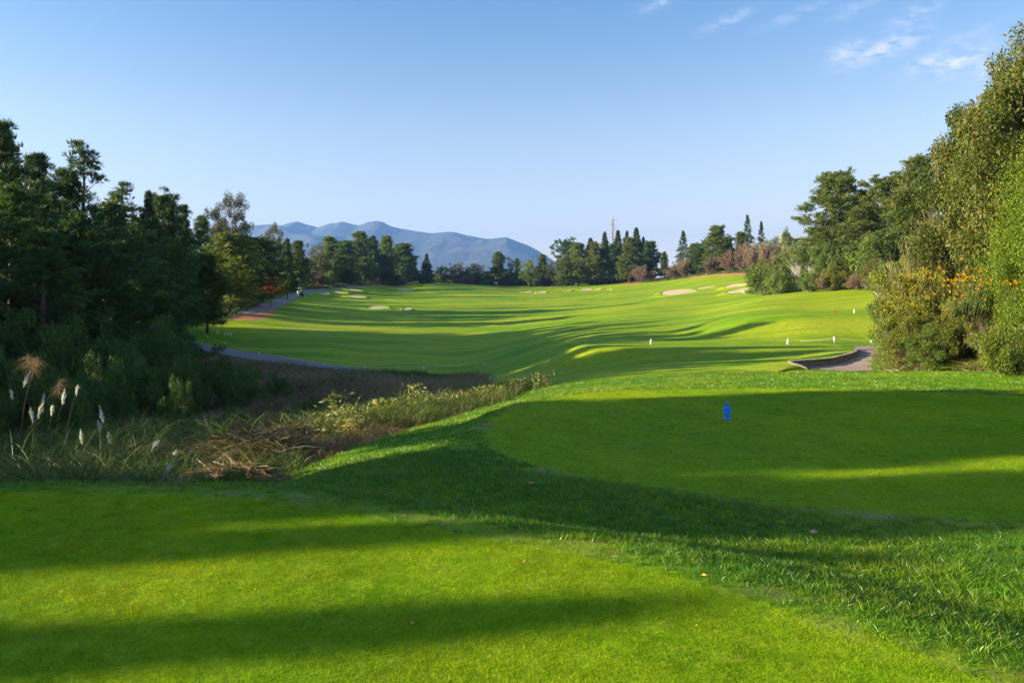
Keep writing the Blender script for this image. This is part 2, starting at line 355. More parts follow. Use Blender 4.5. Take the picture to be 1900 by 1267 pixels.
def ground_material():
    m, nt, N, L = newmat('ground_turf')
    out = N.new('ShaderNodeOutputMaterial'); p = N.new('ShaderNodeBsdfPrincipled'); p.inputs['Roughness'].default_value = .75
    p.inputs['Specular IOR Level'].default_value = .06
    L.new(p.outputs[0], out.inputs[0])
    geo = N.new('ShaderNodeNewGeometry')
    def noise(scale, detail=5, rough=.6, vec=None, sc=None):
        n = N.new('ShaderNodeTexNoise'); n.inputs['Scale'].default_value = scale; n.inputs['Detail'].default_value = detail; n.inputs['Roughness'].default_value = rough
        if sc:
            mp = N.new('ShaderNodeMapping'); mp.inputs['Scale'].default_value = sc[0]; mp.inputs['Rotation'].default_value = (0, 0, sc[1])
            L.new(geo.outputs['Position'], mp.inputs[0]); L.new(mp.outputs[0], n.inputs['Vector'])
        else: L.new(geo.outputs['Position'], n.inputs['Vector'])
        return n.outputs['Fac']
    def att(n):
        a = N.new('ShaderNodeAttribute'); a.attribute_name = n; return a.outputs['Fac']
    def math_(op, a, b=None, clamp=False):
        k = N.new('ShaderNodeMath'); k.operation = op; k.use_clamp = clamp
        for i, v in enumerate((a, b)):
            if v is None: continue
            if isinstance(v, (int, float)): k.inputs[i].default_value = v
            else: L.new(v, k.inputs[i])
        return k.outputs[0]
    def mr(v, a, b, c=0.0, d=1.0, sm=True):
        k = N.new('ShaderNodeMapRange'); k.interpolation_type = 'SMOOTHSTEP' if sm else 'LINEAR'
        for i, q in enumerate((a, b, c, d)): k.inputs[i + 1].default_value = q
        L.new(v, k.inputs[0]); return k.outputs[0]
    def mix(f, a, b, blend='MIX'):
        k = N.new('ShaderNodeMix'); k.data_type = 'RGBA'; k.blend_type = blend
        if isinstance(f, float): k.inputs[0].default_value = f
        else: L.new(f, k.inputs[0])
        for i, v in ((6, a), (7, b)):
            if isinstance(v, tuple): k.inputs[i].default_value = (*v, 1)
            else: L.new(v, k.inputs[i])
        return k.outputs[2]
    big = noise(.045, 4); mid = noise(.35, 5); small = noise(3.0, 6, .7); fine = noise(28, 4, .7); vfine = noise(120, 3, .7)
    streak = noise(.12, 5, .6, sc=((.35, 2.2, 1), .15)); mow = noise(.5, 3, .5, sc=((.12, 1.6, 1), -.35))
    # rough / fairway turf: greener and yellower areas
    t = mix(mr(big, .38, .62), (.11, .27, .003), (.27, .37, .005))
    t = mix(mr(streak, .4, .66), t, (.36, .40, .02))
    t = mix(mr(mow, .5, .7, 0, .45), t, (.09, .20, .005))
    t = mix(mr(mid, .55, .75, 0, .5), t, (.32, .30, .05))
    t = mix(mr(small, .35, .7, 0, .35), t, (.08, .14, .005))
    tee = mix(mr(mid, .35, .65), (.18, .32, .004), (.28, .40, .005))
    tee = mix(mr(small, .45, .75, 0, .5), tee, (.36, .40, .03))
    tee = mix(mr(fine, .3, .7, 0, .5), tee, (.11, .19, .005))
    sdm_ = att('sd_mown')
    e = math_('ADD', sdm_, math_('MULTIPLY', math_('SUBTRACT', small, .5), .22))
    c = mix(mr(e, -.03, .03), t, tee)
    # worn ring beside the tee edges
    ring = math_('MULTIPLY', mr(e, -.45, -.05), mr(e, .22, .0))
    wear = math_('MULTIPLY', ring, mr(noise(1.1, 5, .7), .5, .68))
    c = mix(math_('MULTIPLY', wear, .8), c, (.34, .26, .12))
    bare = math_('MULTIPLY', ring, mr(noise(1.7, 4, .6, sc=((1, 1, 1), 1.1)), .66, .72))
    c = mix(math_('MULTIPLY', bare, .8), c, (.34, .13, .05))
    w = math_('ADD', att('sd_wild'), math_('MULTIPLY', math_('SUBTRACT', mid, .5), 1.2))
    wc = mix(mr(mid, .35, .65), (.09, .09, .02), (.22, .15, .07))
    wc = mix(mr(small, .4, .7, 0, .6), wc, (.05, .08, .015))
    c = mix(mr(w, -.2, .3), c, wc)
    dd = math_('ADD', att('sd_dirt'), math_('MULTIPLY', math_('SUBTRACT', mid, .5), 2.5))
    dc = mix(mr(small, .3, .7), (.36, .15, .07), (.5, .26, .13))
    c = mix(mr(dd, -.4, .4), c, dc)
    L.new(c, p.inputs['Base Color'])
    b = N.new('ShaderNodeBump'); b.inputs['Strength'].default_value = .9; b.inputs['Distance'].default_value = .02
    h = math_('ADD', math_('MULTIPLY', fine, .6), math_('MULTIPLY', vfine, .35)); h = math_('ADD', h, math_('MULTIPLY', small, 1.6))
    L.new(h, b.inputs['Height']); L.new(b.outputs[0], p.inputs['Normal'])
    return m
M['ground'] = ground_material(); gme.materials.append(M['ground'])
ground = link(bpy.data.objects.new('ground', gme)); tag(ground, kind='structure')

# ------------------------------------------------------------------ paths, wall, bunkers
def spline(pts, n=10):
    P = np.array(pts, float); out = []
    Pp = np.concatenate([P[:1] * 2 - P[1:2], P, P[-1:] * 2 - P[-2:-1]])
    for i in range(1, len(Pp) - 2):
        for t in np.linspace(0, 1, n, endpoint=False):
            a, b, c, d = Pp[i - 1], Pp[i], Pp[i + 1], Pp[i + 2]
            out.append(.5 * (2 * b + (c - a) * t + (2 * a - 5 * b + 4 * c - d) * t * t + (3 * b - a - 3 * c + d) * t ** 3))
    out.append(P[-1]); return np.array(out)
def ribbon(name, ctr, width, mat, lift=.04, th=.25, n=9):
    C = spline(ctr, 12); T = np.gradient(C, axis=0); T /= np.linalg.norm(T, axis=1)[:, None]
    Nn = np.stack([-T[:, 1], T[:, 0]], -1)
    s = np.linspace(-1, 1, n)
    P = C[:, None] + Nn[:, None] * s[None, :, None] * np.reshape(width, (-1, 1, 1)) / 2 if np.ndim(width) else C[:, None] + Nn[:, None] * s[None, :, None] * width / 2
    z = gridz(P[..., 0], P[..., 1]) + lift
    P3 = np.concatenate([P, z[..., None]], -1)
    e0 = P3[:, :1] - [0, 0, th]; e1 = P3[:, -1:] - [0, 0, th]
    P3 = np.concatenate([e0, P3, e1], 1)
    m, k = P3.shape[:2]; ii = np.arange(m * k).reshape(m, k)
    Q = np.stack([ii[:-1, :-1], ii[:-1, 1:], ii[1:, 1:], ii[1:, :-1]], -1).reshape(-1, 4)[:, ::-1]
    o = link(bpy.data.objects.new(name, mesh_np(name, P3.reshape(-1, 3), Q, mat, smooth=False)))
    return tag(o, kind='structure')
M['path'] = plain('path_paving', (.36, .23, .19), .85, .18, 3, bump=.15)
M['path2'] = plain('path_concrete', (.25, .20, .19), .85, .2, 2.5, bump=.15)
lp = [hit(px, py)[:2] for px, py in [(575,541),(550,545),(528,556),(505,567)]]
lp += [(-36.6,103),(-37.5,90.5),(-37,82),(-34.7,75.5),(-29.3,69.3),(-22.5,64.6),(-16.5,61.3),(-12.5,60)]
ribbon('cart_path', lp, 2.6, M['path2'])
hh = [hit(px, py)[:2] for px, py in [(560,543),(600,537),(650,533),(720,529),(780,524)]]
ribbon('cart_path', hh, 2.2, M['path2'])
PL = spline([(26,41.4),(19.5,39.6),(17.4,38.2),(16.6,36.2),(15.5,34),(14.1,32),(12.4,29.9),(11.1,28.5),(10.2,27.5),(10.6,26.9)], 8)
PR = spline([(26.5,37.4),(20,36.9),(18.2,36.0),(17,34.2),(15.9,32.4),(14.9,31),(13.9,29.2),(13.4,27.9),(12.9,26.9),(12.2,26.5)], 8)
tt = np.linspace(0, 1, 13)[None, :, None]; PP = PL[:, None] * (1 - tt) + PR[:, None] * tt
P3 = np.concatenate([PP, (gridz(PP[..., 0], PP[..., 1]) + .03)[..., None]], -1); ii = np.arange(P3.shape[0] * 13).reshape(-1, 13)
Qp = np.stack([ii[:-1, :-1], ii[:-1, 1:], ii[1:, 1:], ii[1:, :-1]], -1).reshape(-1, 4)[:, ::-1]
tag(link(bpy.data.objects.new('cart_path', mesh_np('cart_path', P3.reshape(-1, 3), Qp, M['path']))), kind='structure')

# low stone retaining wall on the left side of the path
def wall_mat():
    m, nt, N, L = newmat('wall_stone')
    out = N.new('ShaderNodeOutputMaterial'); p = N.new('ShaderNodeBsdfPrincipled'); p.inputs['Roughness'].default_value = .9
    geo = N.new('ShaderNodeNewGeometry'); v = N.new('ShaderNodeTexVoronoi'); v.inputs['Scale'].default_value = 4.5
    mp = N.new('ShaderNodeMapping'); mp.inputs['Scale'].default_value = (1, 1, 2.2)
    L.new(geo.outputs['Position'], mp.inputs[0]); L.new(mp.outputs[0], v.inputs['Vector'])
    cr = N.new('ShaderNodeValToRGB'); cr.color_ramp.elements[0].color = (.16, .12, .08, 1); cr.color_ramp.elements[1].color = (.34, .27, .19, 1)
    L.new(v.outputs['Color'], cr.inputs[0]); L.new(cr.outputs[0], p.inputs['Base Color']); L.new(p.outputs[0], out.inputs[0])
    b = N.new('ShaderNodeBump'); b.inputs['Strength'].default_value = .8; b.inputs['Distance'].default_value = .05
    L.new(v.outputs['Distance'], b.inputs['Height']); L.new(b.outputs[0], p.inputs['Normal'])
    return m
M['wall'] = wall_mat()
M['coping'] = plain('wall_coping', (.2, .165, .12), .9, .3, 12, bump=.3)
WL = PL[24:]; T = np.gradient(WL, axis=0); T /= np.linalg.norm(T, axis=1)[:, None]
Nn = np.stack([-T[:, 1], T[:, 0]], -1); C = WL
sgn = 1 if Nn[10, 0] < 0 else -1
WL = WL + Nn * sgn * .02
wh = np.interp(np.linspace(0, 1, len(C)), [0, .12, .8, .93, 1], [.05, .2, .26, .16, .02])
zl = gridz(WL[:, 0], WL[:, 1])
def prism_strip(cl, nrm, half, zlo, zhi):
    L_ = cl - nrm * half; R_ = cl + nrm * half
    P4 = np.stack([np.c_[L_, zlo], np.c_[L_, zhi], np.c_[R_, zhi], np.c_[R_, zlo]], 1)
    m = len(cl); V = P4.reshape(-1, 3); q = []
    for i in range(m - 1):
        for j in range(4):
            q.append([i * 4 + j, i * 4 + (j + 1) % 4, (i + 1) * 4 + (j + 1) % 4, (i + 1) * 4 + j])
    q += [[3, 2, 1, 0], [(m - 1) * 4 + k for k in range(4)]]
    return V, np.array(q)
wroot = empty('retaining_wall', (float(WL[20, 0]), float(WL[20, 1]), float(zl[20])))
tag(wroot, 'low curved stone retaining wall holding the grass bank beside the reddish cart path', 'wall')
off = np.array([*WL[20], zl[20]])
V, Q = prism_strip(WL, Nn, .11, zl - .3, zl + wh); obj('wall_face', (V - off, Q), M['wall'], wroot)
V, Q = prism_strip(WL, Nn, .125, zl + wh + .002, zl + wh + .035); obj('coping', (V - off, Q), M['coping'], wroot)
# grass bank that the wall holds (rises from the turf to the wall head)
k = 7; bank = []
for j in range(k):
    t = j / (k - 1)
    P_ = WL + Nn * sgn * (.10 + t * 2.6)
    zz = gridz(P_[:, 0], P_[:, 1]); bank.append(np.c_[P_, zz + (wh - .01) * (1 - sstep(t)) - .02 * (t == 1) - .06 * (t == 1)])
bank = np.stack(bank, 1); ii = np.arange(bank.shape[0] * k).reshape(-1, k)
Qb = np.stack([ii[:-1, :-1], ii[:-1, 1:], ii[1:, 1:], ii[1:, :-1]], -1).reshape(-1, 4)
bme = mesh_np('grass_bank', bank.reshape(-1, 3), Qb, M['ground'], smooth=True)
addattr(bme, 'sd_mown', np.full(len(bme.vertices), -3.)); addattr(bme, 'sd_wild', np.full(len(bme.vertices), -8.)); addattr(bme, 'sd_dirt', np.full(len(bme.vertices), -9.))
tag(link(bpy.data.objects.new('grass_bank', bme)), kind='structure')

M['sand'] = plain('bunker_sand', (.50, .37, .25), .95, .12, 2.5, bump=.2)
bl = ['sand bunker near the cart, small leftmost one of the left cluster', 'bright sand bunker, second from left in the upper row of the left cluster',
 'thin sand bunker at the top of the left cluster, below the dirt strip', 'sand bunker ending the upper row of the left cluster on the right',
 'bright sand bunker at the left end of the lower row of the left cluster', 'half shaded sand bunker in the middle of the lower row, left cluster',
 'small dull sand bunker at the right end of the lower row, left cluster', 'small shaded sand bunker, leftmost of the distant greenside row',
 'small shaded bunker second from left in the distant greenside row', 'tiny sand bunker left of the wide bright one in the distant greenside row',
 'widest bright sand bunker of the distant greenside row below the tall conifers', 'small round bunker just right of the widest greenside bunker',
 'tiniest sand bunker at the right end of the distant greenside row', 'long bright sand bunker alone on the right hillside, widest of all',
 'thin sand bunker between the long one and the pair by the bushes', 'upper bright sand bunker of the pair beside the green bushes on the hill',
 'lower bright sand bunker of the pair beside the green bushes on the hill']
rng = np.random.default_rng(5)
for (bx, by, rx, ry), lab in zip(BK, bl):
    th = np.linspace(0, 2 * PI, 40, endpoint=False); ph = rng.uniform(0, 6, 3)
    rad = 1 + .12 * np.sin(2 * th + ph[0]) + .08 * np.sin(3 * th + ph[1]) + .04 * np.sin(5 * th + ph[2])
    rings = [0.02, .25, .5, .75, .92, 1.0]; tilt = .075 if 'thin' in lab or 'tin' in lab else .12
    V = []
    for r in rings:
        x = bx + rx * rad * r * np.cos(th); y = by + ry * rad * r * np.sin(th)
        V.append(np.c_[x, y, gridz(x, y) + .05 + tilt * (y - by + ry) - (0.03 if r == 1 else 0)])
    V = np.concatenate(V); i = np.arange(5)[:, None] * 40; j = np.arange(40)[None]
    Q = np.stack([i + j, i + 40 + j, i + 40 + (j + 1) % 40, i + (j + 1) % 40], -1).reshape(-1, 4)[:, ::-1]
    o = np.array([bx, by, V[0, 2]])
    ob = obj('sand_bunker', (V - o, Q), M['sand'], smooth=True, loc=o)
    tag(ob, lab, 'bunker', 'sand bunkers along the fairway')
    V = []
    for r, lp_ in ((.97, -.06), (1.0, .07), (1.08, .11), (1.3, .08), (1.65, .02), (2.1, -.25)):
        x = bx + rx * rad * r * np.cos(th); y = by + ry * rad * r * np.sin(th)
        ks = sstep((2.1 - r) / 1.0); yy = by + ry * rad * np.sin(th)
        V.append(np.c_[x, y, gridz(x, y) + lp_ + tilt * (yy - by + ry) * ks * (1.0 if r < 1.01 else 1.05)])
    V = np.concatenate(V)
    Q = np.stack([i + j, i + 40 + j, i + 40 + (j + 1) % 40, i + (j + 1) % 40], -1).reshape(-1, 4)[:, ::-1]
    lm = mesh_np('grass_lip', V, Q, M['ground'], smooth=True)
    addattr(lm, 'sd_mown', np.full(len(V), -3.)); addattr(lm, 'sd_wild', np.full(len(V), -8.)); addattr(lm, 'sd_dirt', np.full(len(V), -9.))
    tag(link(bpy.data.objects.new('grass_lip', lm)), kind='structure')

# ------------------------------------------------------------------ mountains
def fbm(x, y, seed=0, oct=6, ridged=False):
    r = np.random.default_rng(seed); out = 0; a = 1; tot = 0
    for o in range(oct):
        s = 0
        for _ in range(5):
            th = r.uniform(0, 2 * PI); ph = r.uniform(0, 6.28); fq = 2 ** o * r.uniform(.8, 1.25)
            s = s + np.sin((x * math.cos(th) + y * math.sin(th)) * fq + ph)
        s = s / 5
        out = out + a * ((1 - 2.2 * np.abs(s)) if ridged else s); tot += a; a *= .52
    return out / tot
ridge = [(-200,480),(100,462),(250,446),(380,430),(455,420),(500,415),(522,418),(538,413),(553,411),(566,416),(590,424),(600,421),(615,415),(637,411),(652,414),(668,418),(684,412),(698,410),(712,412),(728,421),(745,425),(770,428),(800,432),(830,430),(855,434),(880,440),(905,444),(938,441),(955,445),(978,455),(1000,466),(1030,485),(1080,500),(1200,520),(1500,530),(2000,534)]
us = np.linspace(-300, 2000, 900); rp = np.array(ridge)
ry_ = np.interp(us, rp[:, 0], rp[:, 1])
ker = np.exp(-np.linspace(-2, 2, 5) ** 2); ker /= ker.sum(); ry_ = np.convolve(np.pad(ry_, 2, 'edge'), ker, 'valid')
DM = 5200.; rows = np.linspace(0, 1, 110)
U = (us - 950) / F
rn_ = (4.2 * fbm(us / 16, us * 0, 12, 5) - 1.5 * np.abs(fbm(us / 7, us * 0 + 3, 14, 3))) / F * 5200
Vm = []
for t in rows:      # t 0 foot, .62 crest, 1 behind
    d = DM - 2100 + t * 2900
    crest = (HZ - ry_) / F * DM
    prof = np.where(t < .72, (t / .72) ** 1.25, 1 - ((t - .72) / .28) * .5)
    xx = U * DM + (0 * us); yy = np.full(us.shape, d)
    rd = fbm((xx + .7 * yy) / 360, (yy - .6 * xx) / 560, 3, 7, True) * 130 * np.clip(1 - abs(t - .72) * 1.2, 0, 1) * (1 - math.exp(-((t - .72) / .12) ** 2)) * np.clip(crest / 300, .1, 1)
    rd = rd - rn_ * math.exp(-((t - .72) / .07) ** 2)
    Vm.append(np.c_[xx, yy, -36 + (crest + 36 + E) * prof + rd])
Vm = np.stack(Vm); ii = np.arange(len(rows) * len(us)).reshape(len(rows), -1)
Qm = np.stack([ii[:-1, :-1], ii[:-1, 1:], ii[1:, 1:], ii[1:, :-1]], -1).reshape(-1, 4)
def mtn_mat():
    m, nt, N, L = newmat('mountain_forest')
    out = N.new('ShaderNodeOutputMaterial'); p = N.new('ShaderNodeBsdfPrincipled'); p.inputs['Roughness'].default_value = .95
    geo = N.new('ShaderNodeNewGeometry'); n = N.new('ShaderNodeTexNoise'); n.inputs['Scale'].default_value = .006; n.inputs['Detail'].default_value = 9
    L.new(geo.outputs['Position'], n.inputs['Vector'])
    cr = N.new('ShaderNodeValToRGB'); e = cr.color_ramp.elements; e[0].position = .42; e[0].color = (.02, .035, .035, 1); e[1].position = .68; e[1].color = (.07, .065, .06, 1)
    L.new(n.outputs['Fac'], cr.inputs[0]); L.new(cr.outputs[0], p.inputs['Base Color']); L.new(p.outputs[0], out.inputs[0])
    return m
mo = link(bpy.data.objects.new('mountains', mesh_np('mountains', Vm.reshape(-1, 3), Qm, mtn_mat(), smooth=True))); tag(mo, kind='structure')

# ------------------------------------------------------------------ plants: generators
def unit(v): return v / (np.linalg.norm(v, axis=-1, keepdims=True) + 1e-9)
def leaf_quads(c, d, n, ln, wd):
    """rhombic leaves: base c, direction d, blade normal n"""
    s = unit(np.cross(d, n)); ln = np.reshape(ln, (-1, 1)); wd = np.reshape(wd, (-1, 1))
    V = np.stack([c, c + d * ln * .45 + s * wd * .5, c + d * ln, c + d * ln * .45 - s * wd * .5], 1).reshape(-1, 3)
    return V, np.arange(len(c) * 4).reshape(-1, 4)
def tufts(rng, c, ax, K, ln, wd, spread=.8):
    n = len(c)
    d = unit(ax[:, None] + rng.normal(size=(n, K, 3)) * spread)
    cc = np.repeat(c[:, None], K, 1) + d * ln * .05
    nn = rng.normal(size=(n * K, 3))
    L_ = ln * rng.uniform(.7, 1.15, (n * K, 1))
    V, Q = leaf_quads(cc.reshape(-1, 3), d.reshape(-1, 3), nn, L_, np.full((n * K, 1), wd))
    base = rng.uniform(0, 1, n)
    r = np.clip(np.repeat(base, K) * .6 + rng.uniform(0, .4, n * K), 0, 1)
    return V, Q, r

def gen_pine(seed, H=12., R=3.4, cb=.12, nb=64, prof='pine', K=9, ln=.34, wd=.05, ncl=11, up=.35, bare=0.):
    rng = np.random.default_rng(seed); wood = []; C = []; AX = []
    zz = np.linspace(0, H * .98, 9)
    bend = np.c_[np.cumsum(rng.normal(0, .03, 9)) * H * .06, np.cumsum(rng.normal(0, .03, 9)) * H * .06, zz]; bend[0, :2] = 0
    wood.append(tube(bend, np.interp(zz / H, [0, .1, .6, 1], [H * .022, H * .016, H * .009, .02]), 8))
    for i in range(nb):
        t = (i + rng.uniform(0, .6)) / nb
        h = H * (cb + (0.985 - cb) * t)
        if prof == 'pine': pr = (1 - t) ** .66 * (.82 + .3 * math.sin(t * 11 + seed)) + .05
        elif prof == 'round': pr = math.sqrt(max(0, 1 - (1.25 * (t - .38) / .78) ** 2)) * (.85 + .2 * math.sin(t * 14 + seed)) + .05
        elif prof == 'cone': pr = (1 - t) ** 1.15 * 1.1 + .015
        elif prof == 'column': pr = (1 - t ** 3) * (.35 + .65 * min(1, 2.2 * (1 - t))) + .02
        elif prof == 'umbrella': pr = (.45 + .75 * math.sin(min(1, t * 1.05) * PI * .8) ** 1.0) * (1 - t ** 6) + .05
        Lb = R * pr * (rng.uniform(.55, 1.15) if prof not in ('cone', 'column') else rng.uniform(.75, 1.1))
        az = i * 2.399 + rng.uniform(-.5, .5)
        el = np.interp(t, [0, .5, 1], {'cone': [-.25, -.1, .5], 'column': [.2, .5, 1.0]}.get(prof, [.02, up, .95])) + rng.normal(0, .1)
        dr = np.array([math.cos(az) * math.cos(el), math.sin(az) * math.cos(el), math.sin(el)])
        o = np.array([np.interp(h, zz, bend[:, 0]), np.interp(h, zz, bend[:, 1]), h])
        s = np.linspace(0, 1, 5)[:, None]
        curve = (.10 if prof != 'cone' else -.08) * Lb
        pts = o + dr * Lb * s + np.array([0, 0, 1]) * curve * s ** 2 * (1 if prof != 'cone' else 1) + rng.normal(0, .03 * Lb, (5, 3)) * s
        wood.append(tube(pts, np.linspace(.012 * Lb + .02, .008, 5), 4, False))
        if rng.uniform() < bare: continue
        nsub = max(3, int(ncl * (.35 + Lb / R)))
        for k in range(nsub):
            q = rng.uniform(.28, 1.0) if k else 1.0
            b = o + dr * Lb * q + np.array([0, 0, 1]) * curve * q * q
            side = np.cross(dr, [0, 0, 1]); side = side / (np.linalg.norm(side) + 1e-6)
            off = side * rng.uniform(-1, 1) * Lb * .36 * (1.15 - q * .6) + np.array([0, 0, rng.uniform(-.03, .1) * Lb])
            tip = b + off
            if k % 2 == 0: wood.append(tube(np.array([b - dr * Lb * .08, tip]), [.012, .006], 4, False))
            m = rng.integers(4, 8)
            C.append(tip + rng.normal(size=(m, 3)) * np.array([.2, .2, .10]) * (ln / .34) * 1.15 * (1 - .75 * t ** 2 if prof in ('cone', 'column') else 1 - .3 * t))
            AX.append(np.tile(unit(dr * .7 + np.array([0, 0, .7]) + off * .2), (m, 1)))
    tipn = 26 if prof in ('cone', 'column') else 14
    tz = rng.uniform(.90, 1.0, tipn) * H; sp_ = (1.02 - tz / H) * R * (.55 if prof in ('cone', 'column') else 1.2)
    C.append(np.c_[np.interp(tz, zz, bend[:, 0]) + rng.normal(0, 1, tipn) * sp_, np.interp(tz, zz, bend[:, 1]) + rng.normal(0, 1, tipn) * sp_, tz]); AX.append(np.tile([0, 0, 1.2], (tipn, 1)))
    C = np.concatenate(C); AX = np.concatenate(AX) + rng.normal(0, .25, (len(C), 3))
    V, Q, r = tufts(rng, C, AX, K, ln, wd, .62)
    return join(wood), (V, Q, r), H, R

def gen_broad(seed, H=8., R=3., trunk=.3, ncl=70, nleaf=120, cl=.55, ln=.14, wd=.07, zc=.62, stems=1, hang=0., shape=1.0, twig=True, flat=1.0, limb=True, sparse=0., trk=1.):
    rng = np.random.default_rng(seed); wood = []; C = []; D = []
    # crown outline varies with direction
    ph = rng.uniform(0, 6.28, 6)
    for k in range(ncl):
        while True:
            p = rng.uniform(-1, 1, 3)
            q = np.linalg.norm(p)
            if .30 < q < 1: break
        az = math.atan2(p[1], p[0])
        lob = 1 + .22 * math.sin(3 * az + ph[0] + p[2] * 3) + .16 * math.sin(5 * az + ph[1] - p[2] * 5)
        p = p / q * (q ** .45) * lob * rng.uniform(.74, 1.14)
        zr = H * (1 - trunk) / 2
        c = np.array([p[0] * R, p[1] * R, H * trunk + zr + p[2] * zr * shape])
        c[2] = max(.15 * cl, min(c[2], H * 1.02))
        r = cl * rng.uniform(.4, 1.45)
        m = int(nleaf * rng.uniform(.5, 1.4) * (r / cl) ** 1.5) + 6
        g = unit(rng.normal(size=(m, 3))) * (rng.uniform(0, 1, (m, 1)) ** .45)
        st = np.array([rng.uniform(.7, 1.4), rng.uniform(.7, 1.4), rng.uniform(.45, .8) * flat])
        pts = c + g * r * st
        if hang: pts[:, 2] -= rng.uniform(0, 1, m) ** 1.5 * hang * r * 2
        C.append(pts)
        D.append(unit(g + rng.normal(size=(m, 3)) * .6 + np.array([0, 0, -.35 if hang else .1])))
        if limb:
            s0 = rng.integers(0, stems)
            b0 = np.array([math.cos(s0 * 2.4) * .15 * (stems > 1), math.sin(s0 * 2.4) * .15 * (stems > 1), 0]) * R
            m1 = b0 + np.array([0, 0, min(c[2] * .85, H * trunk * rng.uniform(.6, 1.5))]) + rng.normal(0, .04 * R, 3)
            m2 = m1 * .45 + c * .55 + rng.normal(0, .07 * R, 3) + np.array([0, 0, -.06 * R])
            wood.append(tube(spline([m1, m2, c], 3), np.linspace(.012 * H * .35 + .006, .006, 7), 4, False))
            if twig:
                for _ in range(3):
                    wood.append(tube(np.array([c, c + unit(rng.normal(size=3) + np.array([0, 0, .3])) * r * 1.15]), [.008, .003], 4, False))
    for s0 in range(stems):
        b0 = np.array([math.cos(s0 * 2.4) * .15 * (stems > 1), math.sin(s0 * 2.4) * .15 * (stems > 1), 0]) * R
        tp = b0 * 1.8 + np.array([rng.normal(0, .06) * R, rng.normal(0, .06) * R, H * (trunk + .35)])
        wood.append(tube(spline([b0 + [0, 0, -.1], b0 * 1.1 + tp * .35 + rng.normal(0, .03 * R, 3), tp], 4), np.linspace((.022 * H / math.sqrt(stems) + .01) * trk, .012, 9), 7))
    C = np.concatenate(C); D = np.concatenate(D)
    keep = rng.uniform(0, 1, len(C)) > sparse; C = C[keep]; D = D[keep]
    n = len(C)
    N_ = unit(rng.normal(size=(n, 3)) * .8 + np.array([0, 0, .8]))
    V, Q = leaf_quads(C, D, N_, ln * rng.uniform(.4, 1.4, n), wd * rng.uniform(.5, 1.35, n))
    # patchy colour: neighbouring leaves share a tone
    ton = .5 + .5 * fbm(C[:, 0] / R * 3.5 + C[:, 2] / R * 2, C[:, 1] / R * 3.5, seed, 3) * 1.8
    r = np.clip(ton * .55 + rng.uniform(0, .5, n), 0, 1)
    return join(wood), (V, Q, r), H, R

def gen_twiggy(seed, H=3., R=2., n=2600, ln=.5, wd=.012, up=.7, ends=1, crownf=1.0):
    """leafless shrub: forking stems and a haze of fine twigs"""
    rng = np.random.default_rng(seed); wood = []; C = []; D = []
    tips = []
    for s in range(9):
        az = rng.uniform(0, 6.28); el = rng.uniform(.7, 1.45)
        d = np.array([math.cos(az) * math.cos(el), math.sin(az) * math.cos(el), math.sin(el)])
        Ls = rng.uniform(.5, .75) * H
        tip = d * Ls * np.array([R / H * 1.5, R / H * 1.5, 1])
        wood.append(tube(spline([[0, 0, -.1], tip * .5 + rng.normal(0, .05 * R, 3), tip], 4), np.linspace(.02 + .006 * H, .01, 9), 5, False))
        for _ in range(7):
            b = tip * rng.uniform(.4, 1.0)
            t2 = b + unit(d + rng.normal(0, .6, 3)) * rng.uniform(.25, .5) * H
            wood.append(tube(np.array([b, (b + t2) / 2 + rng.normal(0, .03 * H, 3), t2]), [.012, .009, .004], 4, False)); tips.append((b, t2))
    for i in range(n):
        b, t2 = tips[rng.integers(len(tips))]; q = rng.uniform(.2, 1)
        C.append(b + (t2 - b) * q + rng.normal(0, .05 * H, 3)); D.append((t2 - b) * .6 + rng.normal(0, .35 * H * .4, 3) + np.array([0, 0, up * .3 * H]))
    C = np.array(C); D = unit(np.array(D))
    C[:, 2] = np.abs(C[:, 2])
    V, Q = leaf_quads(C, D, rng.normal(size=(n, 3)), ln * rng.uniform(.4, 1.2, n), np.full(n, wd))
    return join(wood), (V, Q, rng.uniform(0, 1, n)), H, R

def strands(rng, c, d, ln, w, seg=4, droop=.9):
    """curved grass blades, seg quads each, tapering to the tip"""
    n = len(c); s = np.linspace(0, 1, seg + 1)[None, :, None]
    ln = np.reshape(ln, (-1, 1, 1)); w = np.reshape(w, (-1, 1, 1))
    hz = d.copy(); hz[:, 2] = 0; hz = unit(hz)
    P = c[:, None] + d[:, None] * ln * s + (hz[:, None] * .35 - np.array([0, 0, 1]) * .55) * ln * droop * s ** 2.4
    sd = unit(np.cross(d, rng.normal(size=(n, 3))))[:, None]
    ww = w * (1 - s ** 1.5 * .93) * .5
    V = np.stack([P - sd * ww, P + sd * ww], 2).reshape(-1, 3)
    i = (np.arange(n)[:, None] * (seg + 1) + np.arange(seg)[None]) * 2
    Q = np.stack([i, i + 1, i + 3, i + 2], -1).reshape(-1, 4)
    return V, Q, np.repeat(rng.uniform(0, 1, n), seg)

def tuft_mesh(name, seed, n, rad, h, w, lean=.35, seg=1, droop=.3, mat=None, square=False):
    rng = np.random.default_rng(seed)
    if square: c = np.c_[rng.uniform(-rad, rad, (n, 2)), np.full(n, -.002)]
    else:
        a = rng.uniform(0, 6.28, n); r = rad * np.sqrt(rng.uniform(0, 1, n)); c = np.c_[r * np.cos(a), r * np.sin(a), np.full(n, -.01)]
    d = unit(np.c_[rng.normal(0, lean, (n, 2)) + c[:, :2] / (rad + 1e-6) * lean * (0 if square else .8), np.ones(n)])
    V, Q, r = strands(rng, c, d, h * rng.uniform(.5, 1.15, n), w * rng.uniform(.7, 1.2, n), seg, droop)
    return mesh_np(name, V, Q, mat, r)

